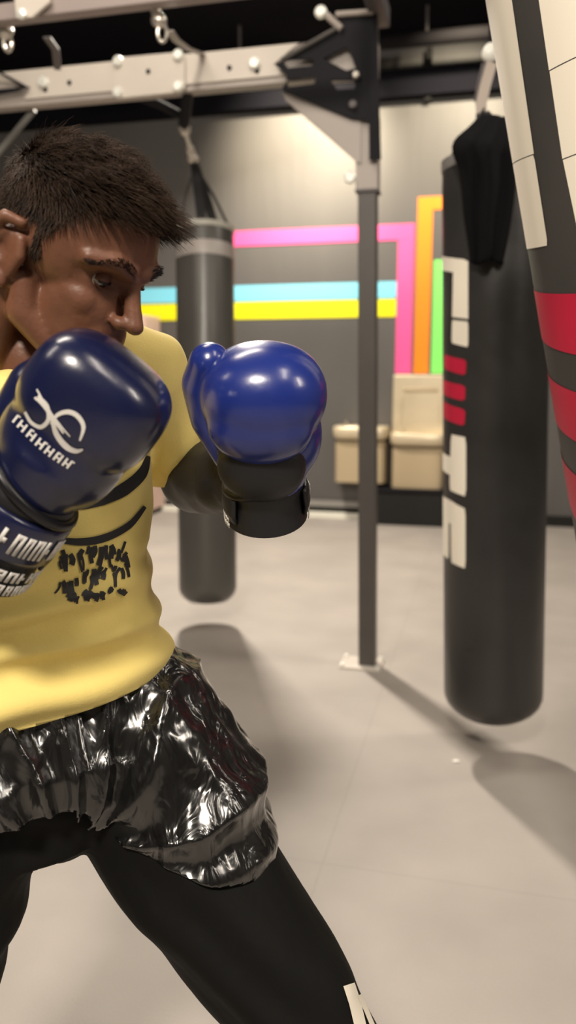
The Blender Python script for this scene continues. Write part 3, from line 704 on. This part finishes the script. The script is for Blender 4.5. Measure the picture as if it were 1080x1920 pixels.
for s in (-1, 1):
    brush((.088, s * .031, .024), (.014, .019, .012), -.013, hf); brush((.082, s * .016, .025), (.012, .008, .012), -.005, hf)
    brush((.07, s * .052, .022), (.02, .012, .014), -.004); brush((.06, s * .05, -.035), (.02, .02, .02), -.004)
    brush((-.012, s * .082, .004), (.011, .02, .012), -.004)
brush((.104, 0, -.028), (.01, .006, .008), -.002); brush((.09, 0, -.064), (.012, .03, .008), -.003, hf)
setv(head, v); relax(head, 2)

# torso, arms and legs of the body, one skin
bm_ = MB()
rings = []
for z, a, b_, px, d in ((1.36, .14, .085, 30, 1.02), (1.28, .165, .105, 40, 1.03), (1.16, .155, .105, 42, 1.04), (1.06, .15, .105, 45, 1.06), (.96, .165, .12, 48, 1.08), (.86, .16, .115, 48, 1.08)):
    c = P(px, 1000, d); rings.append((np.array([c[0], c[1], z]), a * .93, b_ * .93, LFT, FRT))
loft(bm_, rings, 40)
chain(bm_, [neck0 - Zd * .02, sh_l], [.06, .055]); chain(bm_, [neck0 - Zd * .02, sh_r], [.06, .055])
chain(bm_, [sh_l, (sh_l + el_l) / 2, el_l], [.055, .046, .040]); chain(bm_, [el_l, el_l * .65 + wr_l * .35, wr_l], [.040, .042, .028])
chain(bm_, [sh_r, (sh_r + el_r) / 2, el_r], [.055, .046, .040]); chain(bm_, [el_r, el_r * .65 + wr_r * .35, wr_r], [.040, .042, .028])
kn_l = P(600, 1985, 1.03); an_l = np.array([kn_l[0] + .05, kn_l[1] + .06, .09]); kn_r = P(-190, 1970, 1.0); an_r = np.array([kn_r[0] - .17, kn_r[1] + .16, .09])
hp_l = P(190, 1440, 1.10); hp_r = P(-70, 1440, 1.03)
for hp_, kn, an, fd in ((hp_l, kn_l, an_l, FRT * .6 + LFT * .6), (hp_r, kn_r, an_r, FRT * .9 - LFT * .1)):
    fd = fd / np.linalg.norm(fd)
    chain(bm_, [hp_, (hp_ + kn) / 2, kn, kn * .7 + an * .3, an], [.072, .066, .052, .050, .036])
    chain(bm_, [an - Zd * .045 - fd * .03, an - Zd * .05 + fd * .06, an - Zd * .062 + fd * .13], [.042, .038, .027])
    sdv = np.cross(Zd, fd) * (1 if hp_ is hp_l else -1)
    for k, (so, fo, rr) in enumerate(((-.030, .185, .014), (-.010, .190, .010), (.006, .182, .010), (.020, .172, .009), (.033, .160, .009))): chain(bm_, [an - Zd * .070 + fd * .11 + sdv * so * .9, an - Zd * .076 + fd * fo + sdv * so], [.015, rr], 12)
    ell(bm_, an - Zd * .066 + fd * .09, (.04, .10, .022), (sdv, fd, Zd))
# fists inside the gloves
def glove_frame(z, y):
    z = np.array(z, float); z /= np.linalg.norm(z); y = np.array(y, float); y = y - z * (y @ z); y /= np.linalg.norm(y); return np.cross(y, z), y, z
GR = glove_frame((.62, -.12, .775), (.10, -1, .0)); GL = glove_frame((-.03, -.40, .92), (.05, .92, .4))
for (gx, gy, gz), wr, sd in ((GR, wr_r, 1), (GL, wr_l, -1)):
    ell(bm_, wr + gz * .045, (.036, .016, .042), (gx, gy, gz))
    for i, k in enumerate((.026, .009, -.009, -.025)):
        b0 = wr + gx * k * sd + gz * .078 + gy * .004; ln = (.034, .038, .036, .029)[i]
        chain(bm_, [b0, b0 + gz * ln * .55 - gy * .022, b0 + gz * ln * .2 - gy * .045, b0 - gz * .012 - gy * .036], [.009, .0085, .008, .0075], 12)
    t0 = wr + gx * sd * .032 + gz * .03; chain(bm_, [t0, t0 + gx * sd * .018 + gz * .03 - gy * .01, t0 + gx * sd * .02 + gz * .06 - gy * .022], [.012, .010, .009], 12)
body = vox(bm_, .005, 4)
# join head + body -> the person's one body mesh
mv = np.vstack([getv(head), getv(body)]); off = len(head.vertices)
mf = [tuple(p.vertices) for p in head.polygons] + [tuple(i + off for i in p.vertices) for p in body.polygons]
pm = bpy.data.meshes.new('person'); pm.from_pydata((mv - PR).tolist(), [], mf); pm.materials.append(M['skin'])
person = build('person', None, None, me=pm, angle=180, recalc=False); person.location = PR
tag(person, 'person in yellow T-shirt and black shorts in a boxing guard, head bowed', 'person')
hbvh = bvh_of(head)
def child(name, mb, m, **k): return build(name, mb, m, PR, person, **k)
def child_me(name, me, m):
    setv(me, getv(me) - PR); me.materials.clear(); me.materials.append(m); o = build(name, None, None, me=me, angle=180, recalc=False, parent=person); return o

# eyes, lids, brows, lashes
for s in (-1, 1):
    ec = H(.0705, s * .0300, .0235)
    mb = MB(); ell(mb, ec, .0115); eye = child('eye', mb, M['eye_w'])
    gd = hf * .83 - hu * .56 ; ix = frame_of(gd)
    mb = MB(); ell(mb, ec + gd * .0065, (.0062, .0062, .0056), (ix[0], ix[1], ix[2])); build('iris', mb, M['eye_b'], PR, eye)
    def lid(e0, e1, R):
        mb = MB(); vv = []; ff = []; nu, nv = 24, 10
        for j in range(nv + 1):
            e = math.radians(e0 + (e1 - e0) * j / nv)
            for i in range(nu + 1):
                a = math.radians(-66 + 132 * i / nu); vv.append(ec + R * (hf * math.cos(e) * math.cos(a) + hr * math.sin(a) * (math.cos(e) * .5 + .5) + hu * math.sin(e) * math.cos(a)))
        for j in range(nv):
            for i in range(nu): k = j * (nu + 1) + i; ff.append((k, k + 1, k + nu + 2, k + nu + 1))
        mb.add(vv, ff); return mb, vv[nv * (nu + 1):]
    mb, edge = lid(95, -8, .0128); solid(child('eyelid', mb, M['skin'], angle=180), .0007)
    mb = MB(); tube(mb, [p + hf * .0012 for p in edge[3:-3]], .0011, 6); child('eyelashes', mb, M['brow'])
    mb, edge = lid(-95, -34, .0126); solid(child('eyelid', mb, M['skin'], angle=180), .0007)
def hairs(mb, root, d, ln, r, bend=None, seg=4):
    d = d / np.linalg.norm(d); pts = []; p = np.array(root)
    for k in range(seg + 1):
        pts.append(p.copy()); p = p + d * ln / seg
        if bend is not None: d = d + bend; d /= np.linalg.norm(d)
    tube(mb, pts, [r * (1 - .85 * k / seg) for k in range(seg + 1)], 3, caps=False)
for s in (-1, 1):
    mb = MB()
    for k in range(260):
        t = rnd.random(); w = rnd.uniform(-1, 1) * (.0058 * (1 - .6 * t))
        tgt = H(.15, s * (.012 + .048 * t), .0435 + .011 * math.sin(PI * min(1, t * 1.2)) * .8 - .004 * t + w)
        src = H(.15, s * (.012 + .048 * t), .0435) ; h = hbvh.ray_cast(Vector(tgt), Vector(-hf))
        if h[0] is None: continue
        p = np.array(h[0]); nn = np.array(h[1]); hairs(mb, p - nn * .0005, hr * s * 1.0 + hu * (.5 - .8 * t) + nn * .35, rnd.uniform(.005, .008), .0004, seg=3)
    child('eyebrow', mb, M['brow'], angle=180, recalc=False)

# hair
def scalp_ok(f, r, u):
    a = abs(r)
    if f > .055: return u > .088 + .10 * (f - .07) - .25 * max(0, a - .03)
    if f > .022: return u > .088 - (.055 - f) * 1.6
    if f > .004: return u > .010
    if f > -.03: return u > .034 - .0 * a if f > -.022 else u > .0
    return u > -.045
hmb = MB()
CR_ = np.array([.096, .076, .084]); CCn = np.array([0, 0, .046])
# base cap over the scalp
capv = []; nu, nv = 64, 40; keep = {}
cap = MB(); N = 0; roots = []
r2 = random.Random(3)
def clump(p):
    return np.array([noise.noise(tuple(p * 55 + 3)), noise.noise(tuple(p * 55 + 17)), noise.noise(tuple(p * 55 + 31))])
tries = 0
while len(roots) < 15000 and tries < 90000:
    tries += 1
    z = r2.uniform(-1, 1); t = r2.uniform(0, 2 * PI); s_ = math.sqrt(1 - z * z)
    d = np.array([s_ * math.cos(t), s_ * math.sin(t), z]); dw = hf * d[0] + hr * d[1] + hu * d[2]
    h = hbvh.ray_cast(Vector(H(*CCn) + dw * .2), Vector(-dw))
    if h[0] is None: continue
    p = np.array(h[0]); l = (p - HC) @ np.array(HAX).T / HS
    if abs(l[1]) > .072 and l[2] < .045 and -.05 < l[0] < .012: continue
    j_ = rnd.gauss(0, .003)
    if not scalp_ok(l[0] + j_, l[1], l[2] + j_): continue
    roots.append((p, np.array(h[1]), l))
for p, nn, l in roots:
    top = min(1, max(0, (l[2] - .055) / .05)); front = max(0, l[0])
    cl = clump(l); side = 1 - top
    ln = .011 + .022 * top + .016 * top * min(1, front / .07) ** 2; ln *= rnd.uniform(.7, 1.1) * (1 + .35 * cl[2])
    comb = hf * (.75 * top + .05) - hu * (.75 * side) + hr * math.copysign(.06 * top, l[1]) + hr * cl[0] * .55 * top + hf * cl[1] * .5 * top
    d = nn * (.55 + .5 * top) + comb * (1.0 if top > .3 else .9) + np.array([rnd.gauss(0, .10) for _ in range(3)])
    bend = (hf * .16 - nn * .10 - hu * .04) * (1 if top > .2 else .5) + (hr * cl[1] + hf * cl[0]) * .10
    hairs(hmb, p - nn * .001, d, ln, .00062, bend, 5)
child('hair', hmb, M['hair'], angle=180, recalc=False)
# scalp under-layer so no skin shows between strands
ub = MB(); hv = getv(head); hn = getn(head); hl = (hv - HC) @ np.array(HAX).T / HS
okv = np.array([scalp_ok(a, b, c) and not (abs(b) > .072 and c < .045 and -.05 < a < .012) for a, b, c in hl]); ids = {}; vv = []; ff = []
for p in head.polygons:
    vs = list(p.vertices)
    if okv[vs].all():
        for i in vs:
            if i not in ids: ids[i] = len(vv); vv.append(hv[i] + hn[i] * .0012)
        ff.append(tuple(ids[i] for i in vs))
ub.add(vv, ff); child('hair_base', ub, M['brow'], angle=180, recalc=False)

# T-shirt
tm = MB(); tr = []
TW = [(1.405, .075, .075, 8, 1.0), (1.385, .13, .095, 20, 1.005), (1.35, .172, .115, 30, 1.015), (1.28, .172, .135, 38, 1.02), (1.20, .160, .138, 40, 1.02), (1.13, .161, .135, 42, 1.02), (1.07, .170, .140, 44, 1.03), (1.03, .182, .152, 44, 1.035), (1.0, .188, .156, 44, 1.04), (.96, .190, .157, 44, 1.04), (.91, .190, .157, 44, 1.04)]
for z, a, b_, px, d in TW:
    c = P(px, 1000, d); tr.append((np.array([c[0], c[1], z]), a, b_, LFT + Zd * .12 * min(1, max(0, (1.1 - z) / .08)), FRT))
loft(tm, tr, 64, 2.3)
sl_l = P(338, 852, 1.16)
chain(tm, [neck0 - Zd * .01, sh_l + Zd * .0], [.066, .066]); tube(tm, [sh_l - (sl_l - sh_l) * .3, sh_l, (sh_l + sl_l) / 2, sl_l, sl_l + (sl_l - sh_l) * .2], [.05, .068, .069, .070, .070], 32)
sl_r = sh_r * .35 + el_r * .65
chain(tm, [neck0 - Zd * .01, sh_r], [.066, .066]); tube(tm, [sh_r - (sl_r - sh_r) * .2, sh_r, (sh_r + sl_r) / 2, sl_r], [.05, .072, .074, .076], 32)
shirt = vox(tm, .0042, 7)
v = getv(shirt); n_ = getn(shirt)
tl = (v - tr[5][0]); fr = tl @ FRT; lf = tl @ LFT; zz_ = v[:, 2]
w1 = fnoise(v, (5, 5, 5), 1.3); w2 = fnoise(v, (11, 11, 11), 4.1)
low = 1 / (1 + np.exp((zz_ - 1.16) / .018))
# horizontal swags around the belly and diagonal pulls up the chest
sw = np.sin((zz_ + .8 * lf * lf - .10 * lf + .045 * w1) * 2 * PI / .056) * .0092 * low * (.35 + .9 * np.clip(fnoise(v, (4, 4, 14), 7.7) + .45, 0, 1))
dg = np.sin((zz_ * .6 - lf * .75 + .03 * w1) * 2 * PI / .075) * .0030 * (1 - low)
v = v + n_ * (sw + dg + w2 * .002)[:, None]
setv(shirt, v); relax(shirt, 1)
cut(shirt, tr[5][0] + Zd * (.996 - tr[5][0][2]), -Zd + LFT * .13, .30); cut(shirt, sl_l, sl_l - sh_l, .13)
sbvh = bvh_of(shirt)
# print: dark arcs and a broken block of letters
mb = MB()
for pts, w in (([(150, 952), (190, 938), (230, 918), (264, 888), (276, 855)], [8, 20, 24, 20, 8]), ([(108, 1012), (150, 1016), (195, 1008), (240, 985), (270, 950)], [10, 14, 15, 13, 7]), ([(188, 905), (215, 885), (240, 858), (252, 835)], [8, 26, 24, 8])):
    cv = smooth_curve(pts, 5); ws = np.interp(np.linspace(0, 1, len(cv)), np.linspace(0, 1, len(w)), w); ribbon_px(mb, sbvh, cv, list(ws), off=.0016)
r3 = random.Random(11)
for row, (y0, hgt) in enumerate(((1052, 44), (1090, 34), (1122, 18))):
    x = 105 + row * 6
    while x < 246 - row * 14:
        wl = r3.uniform(10, 20); yb_ = y0 - (x - 105) * .16
        for k in range(3):
            xa = x + r3.uniform(0, wl); xb = xa + r3.uniform(-9, 9); ya = yb_ + r3.uniform(-.5, .1) * hgt; yb2 = ya + r3.uniform(.3, .8) * hgt
            ribbon_px(mb, sbvh, smooth_curve([(xa, ya), ((xa + xb) / 2 + r3.uniform(-4, 4), (ya + yb2) / 2), (xb, yb2)], 3), r3.uniform(4, 10), off=.0016, nw=2, step=5)
        x += wl + 3
pr_o = child('shirt_print', mb, M['shirt_print'], angle=180, recalc=False)
solid(child_me('t_shirt', shirt, M['shirt']), .003, -1)
# collar
mb = MB(); cc = neck0 + Zd * .012 + FRT * .012
tube(mb, [cc + LFT * .078 * math.cos(t) + FRT * .082 * math.sin(t) + Zd * (-.030 * math.sin(t) + .008) for t in np.linspace(0, 2 * PI, 49)], .0075, 10, caps=False); child('collar', mb, M['teal'])

# trousers (long, matte) and glossy shorts over them
tm = MB()
chain(tm, [P(240, 1440, 1.10), P(376, 1630, 1.08), P(470, 1760, 1.06), P(562, 1890, 1.04), kn_l + Zd * .0, kn_l * .5 + an_l * .5, an_l + Zd * .05], [.100, .108, .093, .083, .088, .075, .06])
chain(tm, [P(-30, 1440, 1.04), P(-110, 1640, 1.02), P(-150, 1790, 1.01), kn_r, kn_r * .5 + an_r * .5, an_r + Zd * .05], [.11, .112, .104, .092, .078, .062])
c0 = P(50, 1440, 1.07); loft(tm, [(np.array([c0[0], c0[1], z]), a, b_, LFT, FRT) for z, a, b_ in ((1.0, .15, .11), (.92, .165, .125), (.80, .14, .11))], 40)
ell(tm, (P(240, 1500, 1.10) + P(-30, 1500, 1.04)) / 2, (.09, .09, .068)); tro = vox(tm, .005, 6); v = getv(tro); n_ = getn(tro)
w1 = fnoise(v, (6, 6, 6), 2.2); w2 = fnoise(v, (16, 16, 9), 5.0)
v = v + n_ * (np.sin((v[:, 2] * .8 + v[:, 0] * .55 + .04 * w1) * 2 * PI / .09) * .004 + w2 * .003)[:, None]; setv(tro, v); relax(tro, 1)
tbvh = bvh_of(tro)
mb = MB()
for pts, w in (([(653, 1846), (664, 1880), (676, 1930)], 22), ([(672, 1866), (686, 1896), (700, 1930)], 9)): ribbon_px(mb, tbvh, pts, w)
child('trouser_print', mb, M['bag_white'], angle=180, recalc=False)
child_me('trousers', tro, M['trousers'])

sm = MB()
loft(sm, [(np.array([c0[0] + dx, c0[1], z]), a, b_, LFT, FRT) for z, a, b_, dx in ((1.06, .146, .110, 0), (1.0, .160, .120, 0), (.93, .188, .150, .01), (.88, .19, .150, .01), (.835, .16, .12, .01))], 56)
chain(sm, [P(225, 1310, 1.10), P(285, 1400, 1.09)], [.108, .112]); tube(sm, [P(230, 1320, 1.10), P(305, 1420, 1.09), P(350, 1500, 1.08), P(358, 1590, 1.08), P(360, 1660, 1.08)], [.110, .114, .114, .117, .117], 40)
chain(sm, [P(-40, 1340, 1.03), P(-50, 1400, 1.03)], [.115, .12]); tube(sm, [P(-40, 1320, 1.03), P(-55, 1390, 1.02), P(-65, 1440, 1.015), P(-70, 1490, 1.01), P(-72, 1580, 1.01)], [.115, .122, .126, .128, .128], 40)
sho = vox(sm, .0045, 5); v = getv(sho); n_ = getn(sho)
tl = v - c0; lf = tl @ LFT; fr = tl @ FRT; zz_ = v[:, 2]
w1 = fnoise(v, (7, 7, 4), 8.2); w2 = fnoise(v, (26, 26, 10), 3.0); w3 = fnoise(v, (50, 50, 24), 9.0)
ang = np.arctan2(lf - .02, (zz_ - .80)); rad = np.hypot(lf - .02, zz_ - .80)
fold = (1 - 2 * np.abs(np.sin(ang * 8 + w1 * 2.2))) * .0075 * np.clip(rad / .08, 0, 1)
hm_ = np.clip((zz_ - .76) / .06, .35, 1) * np.clip((1.05 - zz_ + .13 * lf) / .06, .05, 1); v = v + n_ * ((fold + w2 * .0065 + w3 * .0042) * hm_)[:, None]; setv(sho, v); relax(sho, 1)
cut(sho, P(358, 1592, 1.08) + Zd * .035, -Zd - RX * .35, .19); cut(sho, P(-70, 1492, 1.01), -Zd + RX * .10, .17)
solid(child_me('shorts', sho, M['shorts']), .003, -1)
# black arm sleeve on the far arm
mb = MB(); chain(mb, [el_l + (sh_l - el_l) * .2, el_l, el_l * .5 + wr_l * .5, wr_l], [.050, .054, .050, .036], 24); sv = vox(mb, .004, 4)
v = getv(sv); v = v + getn(sv) * (fnoise(v, (25, 25, 25), 3) * .004)[:, None]; setv(sv, v); child_me('arm_sleeve', sv, M['glove_black'])

# ------------------------------------------------------------------ boxing gloves
def glove(label, wr, fr_, sd, m_main, name_root='boxing_glove', S=1.0, ex=2.0, cl=1.0, thumb=((.040, -.012, .015), (.060, -.020, .050), (.066, -.026, .085), (.060, -.030, .112)), m_strap=None, cs=1.0):
    """sd=+1: right hand (thumb on +x)"""
    gx, gy, gz = fr_; A = (gx, gy, gz)
    def G(x, y, z): return wr + S * (gx * x * sd + gy * y + gz * z)
    base = wr - gz * .09; root = thing(name_root, label, 'boxing glove', base, 'pair of blue boxing gloves')
    mb = MB()
    ell(mb, G(-.004, -.006, .116), np.array([.070, .064, .056]) * S, A, 48, 32, ex); ell(mb, G(-.004, .004, .062), np.array([.064, .050, .070]) * S, A, 40, 28)
    ell(mb, G(-.002, -.036, .094), np.array([.058, .034, .046]) * S, A, 40, 28)
    tube(mb, [G(-.001, .002, .0), G(-.002, .002, .05)], [.046 * S, .056 * S], 32)
    me = vox(mb, .0035, 14); bv = bvh_of(me)
    setv(me, getv(me) - base); me.materials.append(m_main); shell = build('shell', None, None, me=me, angle=180, recalc=False, parent=root)
    mb = MB(); chain(mb, [G(*t) for t in thumb], [.024 * S, .029 * S, .029 * S, .024 * S], 28)
    me = vox(mb, .0035, 10); tb = bvh_of(me); setv(me, getv(me) - base); me.materials.append(m_main); build('thumb', None, None, me=me, angle=180, recalc=False, parent=root)
    # palm panel
    mb = MB(); ell(mb, G(.0, -.030, .040), np.array([.050, .030, .045]) * S, A, 32, 20); build('palm', mb, M['glove_black'], base, root, angle=180)
    # cuff, piping, strap, print
    SC = S * cs
    mb = MB(); lathe(mb, [(.036 * SC, .012), (.050 * SC, .010), (.0535 * SC, .0), (.051 * SC, -.018 * cl), (.053 * SC, -.05 * cl), (.0565 * SC, -.088 * cl), (.057 * SC, -.094 * cl), (.054 * SC, -.096 * cl), (.045 * SC, -.07 * cl), (.040 * SC, -.02 * cl)], wr, A, 48)
    cuff = build('cuff', mb, M['glove_black'], base, root, angle=60)
    mb = MB(); ring = [wr + gz * (.012 + .014 * math.cos(t)) + gx * .054 * SC * math.cos(t) * 1.0 + gy * .054 * SC * math.sin(t) for t in np.linspace(0, 2 * PI, 49)]; tube(mb, ring, .0055, 10, caps=False); build('piping', mb, M['piping'], base, root)
    mb = MB(); vv = []; ff = []; n = 30
    for i in range(n + 1):
        a = math.radians(-50 + 250 * i / n); e = 1 if 2 < i < n - 2 else .7
        for zz3, ro in ((-.004 * e, .0545), (-.010, .0575), (-.028, .058), (-.046, .0595), (-.052 * (2 - e) if e < 1 else -.052, .057)):
            vv.append(wr + gz * zz3 * S * cl + ro * SC * (gx * sd * math.cos(a) + gy * math.sin(a)))
    for i in range(n):
        for k in range(4): ff.append((i * 5 + k, i * 5 + k + 1, i * 5 + 6 + k, i * 5 + 5 + k))
    mb.add(vv, ff); st = build('wrist_strap', mb, m_strap or m_main, base, root, angle=180); solid(st, .004)
    # white letters along the strap and a broken white print on the cuff's end
    def letters(z0, z1, ro, a0, a1, rows, name, par, seed):
        mb = MB(); r4 = random.Random(seed)
        for rw in range(rows):
            za = z0 + (z1 - z0) * (rw + .12) / rows; zb_ = z0 + (z1 - z0) * (rw + .88) / rows; a = a0
            while a < a1:
                w = r4.uniform(7, 11); kind = r4.randrange(4)
                def bar(aa, ab, z_a, z_b):
                    vv = []
                    for i in range(4):
                        an_ = math.radians(aa + (ab - aa) * i / 3)
                        for z_ in (z_a, z_b): vv.append(wr + gz * z_ * S * cl + ro * SC * (gx * sd * math.cos(an_) + gy * math.sin(an_)))
                    mb.add(vv, [(0, 1, 3, 2), (2, 3, 5, 4), (4, 5, 7, 6)])
                bar(a, a + w * .32, za, zb_)
                if kind != 3: bar(a + w * .62, a + w * .94, za, zb_)
                if kind in (0, 1): bar(a + w * .3, a + w * .65, za, za + (zb_ - za) * .25)
                if kind in (0, 2, 3): bar(a + w * .3, a + w * .65, za + (zb_ - za) * .4, za + (zb_ - za) * .62)
                a += w + 2.5
        solid(build(name, mb, M['white_print'], base, par, angle=180), .001)
    letters(-.012, -.044, .0615, 40, 175, 1, 'strap_lettering', st, 5)
    letters(-.058, -.092, .0595, -35, 190, 2, 'cuff_print', cuff, 9)
    return root, bv, base, shell
g, bv, base, shell = glove('shaded blue boxing glove with white emblem held close under the chin', wr_r, GR, 1, M['blue_shaded'], S=1.0, ex=2.9, thumb=((.036, -.010, .015), (.047, -.016, .050), (.050, -.022, .085), (.046, -.026, .110)))
# emblem: crossed swoosh with a line of small letters beneath
mb = MB()
for pts, w in (([(66, 745), (84, 760), (100, 784), (120, 812)], [4, 9, 8, 3]), ([(48, 772), (60, 792), (78, 800), (92, 785), (88, 760), (72, 742)], [5, 7, 8, 8, 8, 4]),
               ([(96, 776), (106, 812), (124, 836), (142, 845), (156, 842)], [4, 10, 12, 9, 3]), ([(150, 826), (157, 800), (146, 780), (128, 772), (108, 778), (96, 795)], [3, 8, 9, 9, 7, 3]), ([(70, 730), (90, 765), (112, 795), (132, 818)], [3, 4, 4, 2])):
    cv = smooth_curve(pts, 5); ws = np.interp(np.linspace(0, 1, len(cv)), np.linspace(0, 1, len(w)), w); ribbon_px(mb, bv, cv, list(ws), off=.0009, nw=2, step=4)
r5 = random.Random(2)
for k in range(13):
    t = k / 12; x = 30 + 100 * t; y = 786 + 84 * t + 8 * math.sin(t * 3); hx, hy_ = 7, -9
    ribbon_px(mb, bv, [(x - hx * .7, y - hy_ * .7), (x + hx * .8, y + hy_ * .8)], 4.2, off=.0009, nw=1, step=4)
    if k % 2: ribbon_px(mb, bv, [(x, y), (x + 7, y + 6)], 3.2, off=.0009, nw=1, step=4)
    if k % 3 == 0: ribbon_px(mb, bv, [(x + 5, y - 7), (x + 10, y - 3)], 3, off=.0009, nw=1, step=4)
build('emblem', mb, M['white_print'], base, shell, angle=180, recalc=False)
glove('lit blue boxing glove held out in front, palm side to the camera', wr_l, GL, -1, M['blue'], S=1.03, ex=2.15, cl=.5, thumb=((.036, .0, .040), (.054, .012, .080), (.060, .014, .120), (.054, .008, .146)), m_strap=M['glove_black'], cs=.86)

# ------------------------------------------------------------------ light
def area(name, loc, tgt, size, power, col=(1, .89, .76), spread=None):
    l = bpy.data.lights.new(name, 'AREA'); l.energy = power; l.color = col; l.shape = 'RECTANGLE'; l.size = size[0]; l.size_y = size[1]
    if spread: l.spread = math.radians(spread)
    o = bpy.data.objects.new(name, l); C.objects.link(o); o.location = loc
    o.rotation_euler = (Vector(tgt) - Vector(loc)).to_track_quat('-Z', 'Y').to_euler(); return o
def spot(name, loc, tgt, power, ang, blend=.6, rad=.05, col=(1, .85, .62)):
    l = bpy.data.lights.new(name, 'SPOT'); l.energy = power; l.color = col; l.spot_size = math.radians(ang); l.spot_blend = blend; l.shadow_soft_size = rad
    o = bpy.data.objects.new(name, l); C.objects.link(o); o.location = loc
    o.rotation_euler = (Vector(tgt) - Vector(loc)).to_track_quat('-Z', 'Y').to_euler(); return o
area('lamp_far', (-.70, 6.3, 4.2), (-.2, 4.0, 0), (.28, .28), 330)
area('lamp_key', (-.65, -1.8, 4.0), (-.3, 1.4, .9), (.55, .45), 185)
area('lamp_side', (-2.2, .6, 4.1), (-.2, 1.6, .9), (.35, 1.8), 26)
area('lamp_mid', (-1.0, 2.3, 4.2), (-.8, 2.0, 0), (1.8, .35), 50)
area('lamp_right', (2.6, 3.2, 4.2), (1.6, 3.2, 0), (.35, 1.8), 55)
area('added_highlight_right', (3.4, -.6, 4.0), (.2, 1.2, .8), (.35, 1.8), 70)  # unseen panel, added for highlights on the right side of the shorts
area('added_highlight_front', (1.3, -.4, 4.2), (1.0, .6, 0), (.35, 1.8), 35)  # unseen ceiling strip, added so the glossy shorts catch more highlights
wp = PLANE(580, 255, CW); spot('wall_washer', (wp[0] - .1, wp[1] - 1.3, 4.25), (wp[0], wp[1], wp[2] - .05), 800, 70, 1)
wp = PLANE(840, 240, CW); spot('wall_washer', (wp[0], wp[1] - 1.3, 4.25), (wp[0], wp[1], wp[2] - .1), 420, 70, 1)
w = bpy.data.worlds.new('world'); sc.world = w; w.use_nodes = True; w.node_tree.nodes['Background'].inputs[0].default_value = (.05, .045, .04, 1)

sc.view_settings.view_transform = 'Standard'; sc.view_settings.look = 'None'; sc.view_settings.gamma = 1; sc.view_settings.exposure = 0
sc.view_settings.use_curve_mapping = False
sc.cycles.use_denoising = True

# turn the finished place so that its walls run along the world axes
ROT = Matrix.Rotation(AW, 4, 'Z'); done = set()
for o in list(C.objects):
    if o.type == 'MESH' and o.data.name not in done: o.data.transform(ROT); done.add(o.data.name)
    if o.type in ('MESH', 'EMPTY'): o.location = ROT @ o.location
    else: o.matrix_world = ROT @ o.matrix_basis
